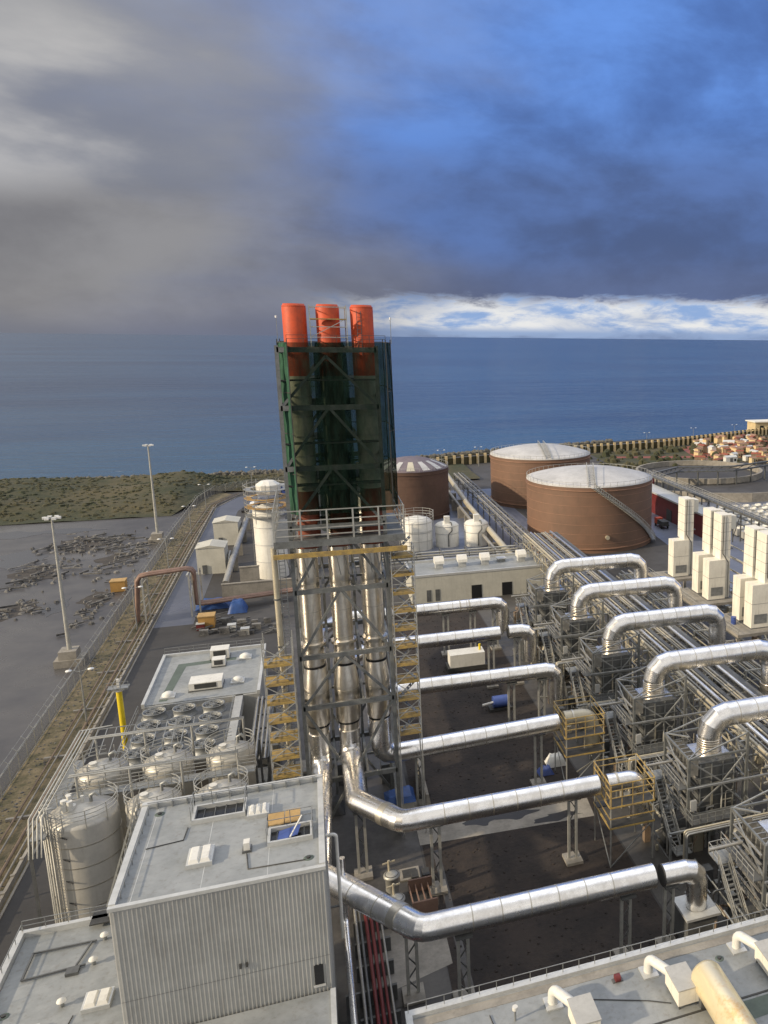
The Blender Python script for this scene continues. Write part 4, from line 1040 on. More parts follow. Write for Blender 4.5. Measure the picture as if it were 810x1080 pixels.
def left_ducts():
    Z = [7.7,8.7,8.2,8.4,8.9,8.6]
    def D(lb, loc): return thing('exhaust_duct', lb, 'duct', loc, 'silver ducts crossing the soil yard')
    t = D('nearest silver duct, bent behind the cladded building, ending with a gap', (-2,88,8))
    duct(t, [[(FX[0],FY,12.5),(FX[0],FY,8.6),(-2.1,70.5,8.3),(5.6,ROW[0],7.8),(26.0,ROW[0],7.7)]], RD)
    part('expansion_joint', MB().band((4.0,62.9,7.95),(.62,-.78,-.04),RD,.8,.05,30), 'seam_metal', t)
    e = thing('duct_elbow', 'dull silver duct elbow standing alone beyond the gap in the nearest duct', 'duct', (27,ROW[0],7))
    duct(e, [[(26.9,ROW[0],7.5),(30.4,ROW[0],7.4),(30.4,ROW[0],3.6)]], 1.0)
    part('dark_mouth_disc', MB().tube([(26.82,ROW[0],7.5),(26.9,ROW[0],7.5)],.97,28), 'steel_dark', e)  # flat dark disc paints in the darkness inside the open elbow
    part('flange', MB().box(28.7,32.1,ROW[0]-1.7,ROW[0]+1.7,3.3,3.55), 'roof_trim', e)
    part('base_box', MB().box(28.9,31.9,ROW[0]-1.5,ROW[0]+1.5,0,3.3), 'steel', e)
    t = D('second silver duct from the front, dropping from the middle flue', (1.5,88,8))
    duct(t, [[(FX[1],FY,12.5),(FX[1],FY,9.6),(1.7,81.2,8.6),(5.6,ROW[1]-.4,8.6),(25.8,ROW[1]-.4,8.6)]], RD)
    part('expansion_joint', MB().band((4.3,77.6,8.6),(.61,-.79,0),RD,.8,.05,30), 'seam_metal', t)
    t = D('third silver duct from the front, bending off the right flue', (4.8,92,8))
    duct(t, [[(FX[2],FY,13.2),(FX[2],FY,8.6),(26.0,ROW[2]-.3,8.2)]], RD)
    t = D('fourth silver duct from the front, with a curved elbow at its right end', (5,108,8)); duct(t, [[(FX[2],95,10.5),(FX[2],95,8.6),(5.6,106,8.5),(8.5,ROW[3],8.5),(30.3,ROW[3],8.4),(30.3,ROW[3],3.4)]], RD)
    t = D('fifth silver duct from the front, stopping at a dark gap', (5,124,8)); duct(t, [[(FX[1],95,10.5),(FX[1],95,8.9),(2.6,120,8.9),(6,ROW[4],8.9),(25.6,ROW[4],8.9)]], RD)
    e = thing('duct_elbow', 'short silver duct elbow behind the dark gap of the fifth duct', 'duct', (27,ROW[4],7)); duct(e, [[(27.0,ROW[4],8.9),(30.6,ROW[4],8.8),(30.6,ROW[4],3.6)]], RD)
    part('dark_mouth_disc', MB().tube([(26.92,ROW[4],8.9),(27.0,ROW[4],8.9)],1.0,28), 'steel_dark', e)  # dark disc over the elbow mouth, painted for its dark interior
    t = D('farthest silver duct, nearest the long white building', (5,140,8)); duct(t, [[(FX[0],95,10.5),(FX[0],95,8.6),(-1.5,134,8.6),(2,ROW[5],8.6),(29.6,ROW[5],8.6),(29.6,ROW[5],3.4)]], RD)
    part('band', MB().band((22,ROW[5],8.6),(1,0,0),RD,.25,.04,28).band((23.6,ROW[5],8.6),(1,0,0),RD,.25,.04,28), 'seam_metal', t)
    # supports
    def support(x, y, z, lb, wide=.8):
        t = thing('duct_support', lb, 'support', (x,y,0), 'steel supports under the silver ducts')
        part('base_plate', MB().box(x-wide/2-.5,x+wide/2+.5,y-1.0,y+1.0,.03,.35), 'concrete', t)
        zt = z-RD-.05
        part('post', MB().bar((x-wide/2,y,.35),(x-wide/2,y,zt),.26), 'steel_light', t); part('post', MB().bar((x+wide/2,y,.35),(x+wide/2,y,zt),.26), 'steel_light', t)
        b = MB(); k = 5
        for j in range(k): s_ = 1 if j%2 else -1; b.bar((x-s_*wide/2,y,.6+(zt-.8)*j/k),(x+s_*wide/2,y,.6+(zt-.8)*(j+1)/k),.10)
        part('lattice', b, 'steel', t)
        part('saddle', MB().box(x-wide/2-.3,x+wide/2+.3,y-.9,y+.9,zt,zt+.18), 'steel', t)
    ordn = ['nearest','second','third','fourth','fifth','farthest']
    for i, xx in ((0,(4.9,8.9,23.4,27.6)),(1,(1.9,8.8,23.1)),(2,(9.2,23.6)),(3,(23.8,28.2)),(4,(24.2,28.4)),(5,(19.5,24.2,28.2))):
        for k, x in enumerate(xx):
            y = ROW[i]+(1.9 if i == 0 and k == 0 else (4.9 if i == 1 and k == 0 else 0))
            pos = {2:['left','right'],3:['left','middle','right'],4:['far left','inner left','inner right','far right']}[len(xx)][k]
            support(x, y, Z[i], f'latticed twin post, {pos} support of the {ordn[i]} silver duct')
left_ducts()
def yellow_cage(x, y, lb):
    t = thing('scaffold_cage', lb, 'scaffold', (x,y,0), 'yellow railed scaffold cages at the duct ends')
    for sx in (-2.4,2.4):
        for sy in (-2.6,2.6): part('standard', MB().bar((x+sx,y+sy,0),(x+sx,y+sy,9.6),.13), 'steel_light', t)
    for z in (4.6,7.0):
        b = MB().box(x-2.5,x+2.5,y-2.7,y-1.5,z,z+.1).box(x-2.5,x+2.5,y+1.5,y+2.7,z,z+.1).box(x+1.6,x+2.5,y-1.5,y+1.5,z,z+.1); part('platform', b, 'steel_dark', t)
        b = MB(); b.bar((x-2.5,y-2.7,z),(x+2.5,y-2.7,z),.16).bar((x-2.5,y-2.7,z),(x-2.5,y+2.7,z),.16).bar((x+2.5,y-2.7,z),(x+2.5,y+2.7,z),.16).bar((x-2.5,y+2.7,z),(x+2.5,y+2.7,z),.16)
        for h in (1.1,): b.bar((x-2.5,y-2.7,z+h),(x+2.5,y-2.7,z+h),.09).bar((x-2.5,y-2.7,z+h),(x-2.5,y+2.7,z+h),.09).bar((x+2.5,y-2.7,z+h),(x+2.5,y+2.7,z+h),.07)
        part('yellow_rail', b, 'scaffold_yellow', t)
    b = MB()
    for h in (8.9,9.6): b.bar((x-2.5,y-2.7,h),(x+2.5,y-2.7,h),.09).bar((x-2.5,y-2.7,h),(x-2.5,y+2.7,h),.09).bar((x+2.5,y-2.7,h),(x+2.5,y+2.7,h),.09).bar((x-2.5,y+2.7,h),(x+2.5,y+2.7,h),.09)
    for k in range(5): b.bar((x-2.4+k*1.2,y-2.7,7),(x-2.4+k*1.2,y-2.7,9.6),.07).bar((x-2.5,y-2.6+k*1.3,7),(x-2.5,y-2.6+k*1.3,9.6),.07)
    part('yellow_rail', b, 'scaffold_yellow', t)
    b = MB().bar((x-2.4,y-2.6,0),(x+2.4,y-2.6,4.6),.09).bar((x-2.4,y-2.6,0),(x-2.4,y+2.6,4.6),.09); part('brace', b, 'galv', t)
for i, (row, lb) in enumerate(((ROW[1],'nearer yellow railed scaffold cage at the end of the second duct'),(ROW[2],'farther yellow railed scaffold cage at the end of the third duct'))):
    yellow_cage(28.9, row, lb)
    t = thing('duct_end', ('silver','cream')[i]+' bare duct end lying inside the '+('nearer','farther')[i]+' yellow cage', 'duct', (27,row,8))
    part('duct_run', MB().tube(path([(26.9,row,8.4),(30.6,row,8.3),(30.6,row,3.6)],1.3,4),.92,28), ('duct_metal','pipe_cream')[i], t); part('band', MB().band((28,row,8.4),(1,0,0),.92,.2,.05,24), 'seam_metal', t)

# ================================================================== ENGINE FRAMES and RIGHT DUCTS
def engine_frame():
    # local: duct collar axis at (0,0); frame from x -4.2..4.4, y -3.4..3
    t = thing('exhaust_silencer', '', 'silencer', (0,0,0), 'row of steel frames holding the exhaust silencers')
    X0,X1,Y0,Y1 = -3.9,3.0,-3.2,3.1
    for x in (X0,X1):
        for y in (Y0,Y1): part('column', MB().bar((x,y,0),(x,y,11.6 if x < 0 else 13.6),.28), 'frame_steel', t)
    for z in (5.0,8.2,11.5):
        b = MB().bar((X0,Y0,z),(X1,Y0,z),.20).bar((X0,Y1,z),(X1,Y1,z),.20).bar((X0,Y0,z),(X0,Y1,z),.20).bar((X1,Y0,z),(X1,Y1,z),.20); part('beam', b, 'frame_steel', t)
    b = MB()
    for (a,c) in (((X0,Y0,11.4),(0.1,Y0,8.3)),((X1,Y0,11.4),(0.1,Y0,8.3)),((X0,Y0,5.1),(.1,Y0,8.1)),((X1,Y0,5.1),(.1,Y0,8.1)),((X0,Y0,8.2),(X0,Y1,11.4)),((X0,Y0,5),(X0,Y1,8.2)),((X0,Y1,0),(X0,Y0,5)),((X1,Y0,0),(X0,Y0,5)),((X0,Y0,11.6),(-1.8,-1.4,11.6)),((X0,Y1,11.6),(-1.8,1.4,11.6)),((X0,Y0,11.5),(X1,Y0,13.5)),((X0,Y1,11.5),(X1,Y1,13.5)),((X1,Y0,13.5),(X1,Y1,11.5)),((X1,Y0,13.5),(X1,Y1,13.5))): b.bar(a,c,.14)
    part('brace', b, 'galv', t)
    part('casing', MB().box(-2.2,2.3,-2.2,2.2,4.4,10.2), 'steel', t)
    b = MB()
    for k in range(5): b.box(-2.36,2.36,-2.26,2.26,5.0+k*1.15,5.12+k*1.15)
    for k in range(4): b.box(-2.1+k*1.35,-1.98+k*1.35,-2.3,-2.2,4.5,10.1)
    part('stiffener', b, 'galv', t)
    part('cap_plate', MB().box(-1.9,1.9,-1.8,1.8,10.2,10.5), 'duct_metal', t)
    b = MB()
    for k in range(6): b.box(-4.05,-3.85,-2.6,2.6,5.6+k*.9,5.72+k*.9).box(-3.4,-2.4,-2.4+k*.85,-2.25+k*.85,9.0,11.0)
    for k in range(4): b.tube([(-3.6+.25*k,-2.9,4.2+1.6*k),(-3.6+.25*k,2.9,4.2+1.6*k)],.12,6)
    part('side_pipes', b, 'pipe_grey', t)
    # stair descending on the left, toward the camera
    b = MB().box(-6.0,-4.2,1.6,3.6,6.9,7.0).box(-6.0,-4.2,-5.2,-3.6,1.9,2.0)
    for dx in (-5.9,-4.9): b.bar((dx,1.6,6.9),(dx,-3.6,2.0),.14)
    for k in range(16): f = k/16; b.box(-5.9,-4.9,1.5-5.1*f,1.75-5.1*f,6.8-4.9*f,6.84-4.9*f)
    st = part('stair', b, 'galv', t)
    b = MB()
    for dx in (-5.95,-4.85):
        b.bar((dx,1.6,8.0),(dx,-3.6,3.1),.08).bar((dx,1.6,7.5),(dx,-3.6,2.6),.06)
        for k in range(6): f = k/5; b.bar((dx,1.6-5.2*f,6.9-4.9*f),(dx,1.6-5.2*f,8.0-4.9*f),.06)
    b.rail([(-6,3.6,7),(-6,1.6,7)],1.1,1).rail([(-6,3.6,7),(-4.2,3.6,7)],1.1,1).rail([(-6,-3.6,2),(-6,-5.2,2),(-4.2,-5.2,2)],1.1,.9)
    part('handrail', b, 'steel_light', st)
    # platform in front with rails
    part('platform', MB().box(-4.2,3.0,-5.0,-3.3,4.9,5.0), 'steel', t)
    b = MB(); b.rail([(-4.2,-5.0,5),(3.0,-5.0,5)],1.1,.9).rail([(3,-5,5),(3,-3.3,5)],1.1,.9).rail([(-4.2,-5,5),(-4.2,-3.3,5)],1.1,.8); part('handrail', b, 'galv', t)
    part('drum', MB().tube([(-5.2,0,1.9),(-2.0,0,1.9)],.95,20), 'steel', t)
    part('pump_skid', MB().box(-5.6,-1.6,-1.0,1.0,.1,.7).box(-4.6,-3.6,-.5,.5,.7,1.0), 'steel_dark', t)
    for b in (MB().tube(path([(-5.8,-2.3,.4),(-5.8,-2.3,3.0),(-1,-2.5,3.0),(-1,-2.5,4.5)],.3,3),.12,8), MB().tube(path([(-6,2.4,.4),(-6,2.4,3.6),(0,2.6,3.6),(0,2.4,4.5)],.3,3),.10,8), MB().tube([(-7.4,.8,9.4),(-4,.8,9.4)],.16,8)): part('small_pipe', b, 'pipe_grey', t)
    part('vessel', MB().lathe(1.6,-4.4,[(0,.2),(.55,.2),(.6,2.6),(.4,3.0),(0,3.1)],16), 'steel_light', t)
    rq = random.Random(21)
    for k in range(14):
        x = rq.uniform(-3.6,3.0); y = rq.choice((-2.9,-2.6,2.6,2.9)); z0 = rq.uniform(0,3); z1 = rq.uniform(4.5,9.5); x2 = x+rq.uniform(-1.2,1.2)
        part('small_pipe', MB().tube(path([(x,y,z0),(x,y,z1),(x2 if abs(x2-x)>.5 else x+.8,y,z1)],.2,2),rq.uniform(.05,.12),7), ('galv','pipe_cream','steel_light','pipe_grey')[k%4], t)
    for z in (8.2,):
        part('catwalk', MB().box(-5.0,-3.95,-3.2,3.1,z-.05,z+.05), 'steel', t)
        part('handrail', MB().rail([(-5.0,-3.2,z),(-5.0,3.1,z)],1.1,1.1,.035), 'steel_light', t)
    part('junction_box', MB().box(-3.7,-3.0,-3.5,-3.2,5.6,6.8), 'roof_trim', t)
    part('box_strut', MB().bar((3.2,-3.3,0),(3.2,-3.3,9.0),.12).bar((3.2,-3.3,9.0),(3.2,0,11.5),.12), 'galv', t)
    return t
RROW = [59.6,75.6,91.6,107.6,123.5,139.6]
ordn = ['nearest','second nearest','third nearest','third farthest','second farthest','farthest']
ef = engine_frame()
for i, y in enumerate(RROW):
    lb = f'{ordn[i]} grey steel silencer frame with stair, under its silver duct elbow'
    if i == 0: ef.location = (38.7,y,0); ef['label'] = lb; ef['org'] = [0,0,0]
    else: dup(ef, (38.7,y,0), lb)
def right_duct():
    t = thing('crossover_duct', '', 'duct', (0,0,0), 'big silver ducts crossing the pipe rack')
    r = 1.32
    part('duct_run', MB().seg_tube(path([(0,0,11.6),(0,0,14.4),(17.2,0,14.4),(17.2,0,8.6)],2.1,3),r,44), 'duct_metal', t)
    for x in (3.2,5.4,7.6,9.8,12.0,14.1): part('seam', MB().band((x,0,14.4),(1,0,0),r,.10,.012,44), 'seam_metal', t)
    b = MB().tube([(0,0,10.5),(0,0,10.7)],1.5,32)
    for k in range(5): b.ring(0,0,10.9+.28*k,1.34,.05,.12,32)
    part('bellows', b, 'flue_metal', t); part('collar', MB().cyl(0,0,10.6,12.2,1.30,32), 'flue_metal', t)
    part('end_collar', MB().cyl(17.2,0,7.6,9.4,1.4,32), 'flue_metal', t)
    return t
rd = right_duct()
for i, y in enumerate(RROW):
    lb = f'{ordn[i]} big silver duct arching from its frame over the pipe rack'
    if i == 0: rd.location = (38.7,y,0); rd['label'] = lb; rd['org'] = [0,0,0]
    else: dup(rd, (38.7,y,0), lb)

def pipe_rack():
    t = thing('pipe_rack', 'long steel pipe rack under the big silver ducts, running to the tanks', 'pipe rack', (47,60,0))
    X0,X1 = 44.6,52.0; Y0,Y1 = 48,186
    ys = list(range(Y0, Y1+1, 6))
    for y in ys[:43]:
        b = MB().bar((X0,y,0),(X0,y,9.4),.26).bar((X1,y,0),(X1,y,9.4),.26)
        for z in (5.2,7.3,9.3): b.bar((X0-.8,y,z),(X1+.8,y,z),.22)
        part('portal_frame', b, 'steel_light', t)
    b = MB()
    for x in (X0,X1):
        for z in (5.2,7.3,9.3): b.bar((x,Y0,z),(x,Y1,z),.18)
        for j, y in enumerate(ys[:-1]):
            a, c = ((5.2,9.3) if j%2 else (9.3,5.2)); b.bar((x,y,a),(x,y+6,c),.13)
            if j%3 == 0: b.bar((x,y,0),(x,y+6,5.2),.13)
            b.bar((x,y+2,5.2),(x,y+2,9.3),.09).bar((x,y+4,5.2),(x,y+4,9.3),.09)
    part('truss', b, 'pipe_cream', t)
    for (x,z,r,m) in ((45.0,9.7,.22,'pipe_cream'),(45.7,9.62,.14,'pipe_grey'),(46.4,9.75,.28,'duct_metal'),(47.3,9.64,.16,'pipe_cream'),(49.0,9.62,.13,'pipe_grey'),(49.4,9.62,.13,'pipe_cream'),(49.9,9.66,.18,'pipe_grey'),(51.2,9.75,.28,'duct_metal'),
                      (46.6,7.6,.2,'pipe_grey'),(50.2,7.6,.2,'pipe_grey'),(49,5.6,.3,'duct_metal')):
        part('pipe', MB().tube([(x,Y0,z),(x,Y1,z)],r,10), m, t)
    part('cable_tray', MB().box(47.7,48.3,Y0,Y1,9.5,9.6).box(51.8,52.8,Y0,Y1,9.45,9.55), 'steel', t)
    b = MB()
    for y in range(Y0,180,2): b.box(50.2,51.0,y,y+1.6,9.42,9.46)
    part('grating', b, 'steel_dark', t)
    t = thing('pipe_rack', 'narrow dark pipe rack running on past the tanks to the sea wall', 'pipe rack', (48,187,0))
    for y in range(190, 300, 9): part('portal_frame', MB().bar((46.4,y,0),(46.4,y,6.2),.24).bar((49.8,y,0),(49.8,y,6.2),.24).bar((46.2,y,4.2),(50,y,4.2),.2).bar((46.2,y,6.2),(50,y,6.2),.2), 'steel', t)
    for x, z, r, m in ((46.7,6.4,.2,'pipe_grey'),(47.4,6.4,.14,'steel'),(48.2,6.45,.24,'pipe_grey'),(49.3,6.4,.16,'steel'),(48.6,4.4,.2,'pipe_brown'),(47.3,4.4,.2,'steel')): part('pipe', MB().tube([(x,187,z),(x,300,z)],r,8), m, t)
    b = MB()
    for x in (46.4,49.8):
        for k, y in enumerate(range(190,291,9)): b.bar((x,y,4.2 if k%2 else 6.2),(x,y+9,6.2 if k%2 else 4.2),.12)
        b.bar((x,187,6.2),(x,300,6.2),.16).bar((x,187,4.2),(x,300,4.2),.16)
    part('truss', b, 'galv', t)
    # second, lower rack between frames and cross runs
    for i, y in enumerate(RROW):
        t = thing('cross_pipe_bridge', f'small pipe bridge linking the {ordn[i]} frame with the long rack', 'pipe bridge', (36,y-8,0), 'pipe bridges between frames and rack')
        part('beam', MB().bar((31.5,y-5.9,5.2),(44.2,y-5.9,5.2),.2).bar((34,y-4.6,9.0),(44.2,y-4.6,9.0),.18), 'galv', t)
        for k in range(3): part('pipe', MB().tube(path([(33,y-6.3-.35*k,.4),(33,y-6.3-.35*k,5.5),(44.6,y-6.3-.35*k,5.5),(44.6,y-6.3-.35*k,9)],.3,3),.11,8), ('pipe_cream','pipe_grey','galv')[k], t)
        for x in (31.5,38,43.6): part('post', MB().bar((x,y-6.2,0),(x,y-6.2,5.2),.2), 'galv', t)
pipe_rack()
def deck():
    t = thing('silencer_deck', 'raised pale concrete deck carrying the white intake stacks', 'deck', (66,80,0))
    for ya, yb in ((80,88),(97.5,107.5),(113,123.6),(129.2,139.8),(145.4,152)): part('slab', MB().box(62.5,72,ya,yb,7.3,7.8), 'concrete', t)
    for x in (62.8,71.6): part('edge_beam', MB().box(x,x+.4,80,152,6.8,7.28), 'steel', t)
    for y in range(82,156,8):
        for x in (63,71.8): part('column', MB().bar((x,y,0),(x,y,6.8),.5), 'concrete', t)
    b = MB(); b.rail([(62.6,113,7.8),(62.6,123.6,7.8)],1.1,2.2,.045).rail([(62.6,129.2,7.8),(62.6,139.8,7.8)],1.1,2.2,.045).rail([(62.6,145.4,7.8),(62.6,152,7.8)],1.1,2.2,.045); part('guard_rail', b, 'steel_light', t)
    b = MB()
    for y in (84,92,100,108,116,126,142): b.bar((76,y,0),(76,y+8,7.3),.25).bar((72,y+3,7.8),(72,y+3,15),.25).bar((76,y+3,7.8),(76,y+3,15),.25).bar((72,y+3,15),(76,y+3,15),.25).bar((72,y+3,8),(76,y+3,15),.16)
    for z in (10,12.5,15): b.bar((72,87,z),(72,145,z),.18).bar((76,87,z),(76,145,z),.18)
    part('truss', b, 'pipe_cream', t)
    def stack(y, lb):
        s_ = thing('intake_stack', lb, 'stack', (66,y,7.8), 'white intake stacks on the deck')
        part('lower_box', MB().box(66,69.4,y,y+2.6,7.9,15.3), 'cream_panel', s_)
        part('tall_stack', MB().box(68.5,70.5,y+.5,y+3.7,15.3,23.6).box(69.402,70.5,y+.5,y+3.7,7.9,15.298), 'cream_panel', s_)
        part('louvre', MB().box(66.5,68.9,y-.05,y+.02,8.6,10.2), 'galv', s_)
        for zz in (17.2,20.6): part('bracket', MB().box(70.5,70.9,y+.3,y+3.9,zz,zz+.15), 'steel', s_)
        part('top_box', MB().box(70.5,71.7,y+.9,y+3.3,20.8,23.3), 'cream_panel', s_)
        b = MB()
        for z in (17.0,18.7,20.4,22.1): b.box(68.48,70.52,y+.48,y+3.72,z,z+.04)
        for z in (12.0,): b.box(65.98,69.42,y-.02,y+2.62,z,z+.04)
        b.box(69.5,69.56,y+.47,y+.5,15.4,23.5)
        part('panel_joint', b, 'steel', s_)
        part('drain_pipe', MB().tube([(68.9,y+.35,23.4),(68.9,y+.35,16.4),(69.8,y-.15,14.8),(69.8,y-.15,8)],.09,6), 'steel_dark', s_)
        part('base_frame', MB().box(65.8,71,y-.2,y+3.9,7.8,7.9), 'steel', s_)
    for y, lb in ((147.1,'single white intake stack, farthest along the deck'),(135.6,'farther white intake stack of the middle pair'),(131.1,'nearer white intake stack of the middle pair'),(119.2,'farther white intake stack of the pair at the right edge'),(115.0,'nearer white intake stack of the pair at the right edge'),
                  (103.4,'white intake stack beyond the right edge, farther of its pair'),(99.2,'white intake stack beyond the right edge, nearer of its pair')):
        if y < 110: continue
        stack(y, lb)
    t = thing('deck_pipe_run', 'thin pipes and beams strung below the white stack deck', 'pipes', (60,80,0))
    for k in range(7):
        x = 58.6+k*.55; part('pipe', MB().tube([(x,70,5.2+.5*(k%3)),(x,160,5.2+.5*(k%3))],.12+.05*(k%3),8), ('pipe_cream','galv','pipe_grey')[k%3], t)
    for y in range(72,160,6): part('bent', MB().bar((58,y,0),(58,y,6.6),.22).bar((62.2,y,0),(62.2,y,6.6),.22).bar((57.8,y,4.9),(62.4,y,4.9),.2).bar((57.8,y,6.6),(62.4,y,6.6),.2).bar((58,y,0),(62.2,y,4.9),.12), 'steel_light', t)
    t = thing('blue_drum', 'small blue drum beside the white stacks at the right edge', 'drum', (64.4,119,7.8)); part('drum', MB().cyl(64.4,118.2,7.8,9.0,.45,16), 'blue_steel', t); part('lid', MB().cyl(64.4,118.2,9.0,9.08,.48,16), 'blue_steel', t)
deck()

# ================================================================== CENTRE: white building, tanks
def centre_building():
    t = thing('long_building', 'long low white building with roof cowls behind the ducts', 'building', (17,170,0))
    x0,x1,y0,y1,h = 17.0,46.5,170.5,182.5,5.7
    part('wall', MB().box(x0,x1,y0,y1,0,h), 'block_cream', t)
    part('roof', MB().box(x0+.3,x1-.3,y0+.3,y1-.3,h,h+.05), 'roof_grey', t)
    part('parapet', MB().box(x0-.1,x1+.1,y0-.1,y0+.3,h,h+.45).box(x0-.1,x1+.1,y1-.3,y1+.1,h,h+.45).box(x0-.1,x0+.3,y0+.3,y1-.3,h,h+.45).box(x1-.3,x1+.1,y0+.3,y1-.3,h,h+.45), 'roof_trim', t)
    for x in (20.0,21.8): part('louvre_door', MB().box(x,x+.9,y0-.06,y0+.05,.3,2.8), 'steel', t)
    for x in (29.4,36.0): part('door', MB().box(x,x+2.2,y0-.06,y0+.05,.1,3.0), 'black_glass', t); 
    b = MB().rail([(x0,y1,h+.45),(x1,y1,h+.45)],1.0,2.4,.05); part('guard_rail', b, 'galv', t)
    for i, x in enumerate((23.6,28.6,33.6,41.8)):
        c = thing('roof_cowl', ['leftmost','second from left','second from right','rightmost'][i]+' white hooded roof cowl on the long building', 'roof cowl', (x,177,h), 'hooded cowls on the long white building')
        part('neck', MB().box(x-.8,x+.8,176.2,177.8,h+.05,h+1.1), 'roof_trim', c)
        b = MB(); prof = [(1.0,1.0),(1.25,1.5),(1.1,2.1),(.4,2.5),(-.4,2.4),(-1.2,1.7),(-1.3,1.1)]; n = len(prof)
        vs = [(x-1.0,177+p,h+q) for p,q in prof]+[(x+1.0,177+p,h+q) for p,q in prof]; b.add(vs,[tuple(range(n)),tuple(range(2*n-1,n-1,-1))]+[(k,n+k,n+(k+1)%n,(k+1)%n) for k in range(n)]); part('hood', b, 'white_paint', c)
    t = thing('roof_cowl', 'low grey vent box right of the third cowl on the long building', 'vent', (37.5,178,h)); part('neck', MB().box(36.7,38.3,177.2,178.8,h+.05,h+.7), 'galv', t); part('hood', MB().box(36.5,38.5,177,179,h+.7,h+.9), 'roof_trim', t)
    # piping behind the long building
    t = thing('pipe_bridge', 'low pipe bridge running behind the long white building', 'pipe bridge', (12,190,0))
    for k in range(4): part('pipe', MB().tube([(6,188+k*1.3,4.5+.9*(k%2)),(44,188+k*1.3,4.5+.9*(k%2))],.22,8), ('pipe_grey','pipe_cream','pipe_grey','steel_light')[k], t)
    for x in range(8,46,6): part('bent', MB().bar((x,187,0),(x,187,6),.22).bar((x,193,0),(x,193,6),.22).bar((x,187,4.1),(x,193,4.1),.2).bar((x,187,6),(x,193,6),.2), 'steel', t)
    b = MB().rail([(6,187,5.6),(44,187,5.6)],1.1,2.5,.05); part('guard_rail', b, 'steel_light', t)
centre_building()
def big_tank(x, y, r, h, rise, lb, roofm='tank_roof', dark=False):
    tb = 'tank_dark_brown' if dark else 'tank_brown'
    t = thing('storage_tank', lb, 'tank', (x,y,0), 'large brown storage tanks')
    part('shell', MB().lathe(x,y,[(r,0),(r,h)],96), tb, t)
    b = MB()
    for z in (1.2,): b.ring(x,y,z,r+.15,.2,.25,96)
    for k in range(1,7): b.ring(x,y,h*k/7,r,.05,.09,96)
    for z in (h-1.0,): b.ring(x,y,z,r+.12,.14,.22,96)
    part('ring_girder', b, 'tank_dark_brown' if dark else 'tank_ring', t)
    prof = [(r+.1,h)]+[(r*(1-k/12),h+rise*(1-(1-k/12)**2)) for k in range(1,13)]
    prof = [(r+.1,h-.15),(r+.1,h)]+[(r*(1-k/12)+.001,h+rise*(1-(1-k/12)**2)) for k in range(1,13)]
    rf = part('roof', MB().lathe(x,y,prof,96), roofm, t)
    if dark:
        for k in range(14):
            a0 = 2*PI*k/14; b = MB()
            def pt(a, f): return (x+r*f*math.cos(a), y+r*f*math.sin(a), h+rise*(1-f*f)+.10)
            vs = []; 
            for f in (.97,.75,.55): vs += [pt(a0,f),pt(a0+.22,f)]
            b.add(vs,[(0,1,3,2),(2,3,5,4)])
            part('roof_plate', b, 'tank_roof' if k % 5 else 'pipe_cream', rf)
    b = MB()
    n = 56
    for k in range(n):
        a = 2*PI*k/n; a2 = 2*PI*(k+1)/n; p = (x+r*math.cos(a),y+r*math.sin(a)); q = (x+r*math.cos(a2),y+r*math.sin(a2))
        b.bar((*p,h),(*p,h+1.1),.07).bar((*p,h+1.1),(*q,h+1.1),.07)
    part('rim_rail', b, 'steel_light', t)
    return t
t1 = big_tank(70.5,214.9,17.3,17.5,2.6,'nearest large brown tank with white dome and a stair down its side')
def tank_stair(t, x, y, r, h, a0, a1, top, rise):
    b = MB(); n = 40
    for k in range(n):
        a = a0+(a1-a0)*k/n; z = h*(1-k/n)*.98+.3; b.box(x+(r+.7)*math.cos(a)-.7,x+(r+.7)*math.cos(a)+.7,y+(r+.7)*math.sin(a)-.5,y+(r+.7)*math.sin(a)+.5,z-.08,z)
    part('spiral_stair', b, 'steel_light', t)
    for q in (.1,1.35):
        b = MB()
        for k in range(n):
            a = a0+(a1-a0)*k/n; c = a0+(a1-a0)*(k+1)/n; z = h*(1-k/n)*.98+.3; z2 = h*(1-(k+1)/n)*.98+.3
            p = (x+(r+q)*math.cos(a),y+(r+q)*math.sin(a)); s_ = (x+(r+q)*math.cos(c),y+(r+q)*math.sin(c))
            for dz in (0,1.1): b.bar((*p,z+dz),(*s_,z2+dz),.10)
            b.bar((*p,z),(*p,z+1.1),.08)
        part('stair_rail', b, 'steel_light', t)
    b = MB()
    ca, sa = math.cos(top), math.sin(top)
    def rp(f): return Vector((x+r*f*ca, y+r*f*sa, h+rise*(1-f*f)+.25))
    m_ = 12
    for k in range(m_):
        p, q = rp(k/m_*1.0), rp((k+1)/m_*1.0); off = Vector((-sa,ca,0))*.9
        for s_ in (-1,1):
            b.bar(p+off*s_,q+off*s_,.14).bar(p+off*s_+Vector((0,0,1.1)),q+off*s_+Vector((0,0,1.1)),.10).bar(p+off*s_,p+off*s_+Vector((0,0,1.1)),.09)
        b.bar(p-off,p+off,.3,.08)
    part('roof_walkway', b, 'steel_light', t)
tank_stair(t1,70.5,214.9,17.3,17.5,-PI/2-.25,-.52,-PI/2-.28,2.6)
for a,m_ in ((-1.9,'pipe_cream'),(-1.75,'pipe_cream')):
    pass
part('nozzle', MB().tube([(70.5+17.2*math.cos(-1.62),214.9+17.2*math.sin(-1.62),4.2),(70.5+18.0*math.cos(-1.62),214.9+18.0*math.sin(-1.62),4.2)],.55,14), 'pipe_cream', t1)
t2 = big_tank(72.2,274.1,17.0,16.3,2.8,'farther large brown tank with a white dome, nearest the sea')
tank_stair(t2,72.2,274.1,17.0,16.3,.5,2.0,-PI/2-.1,2.8)
big_tank(27.5,262,11.3,15.2,3.2,'smaller dark brown tank with striped roof, right behind the tower','tank_roof_dark',True)
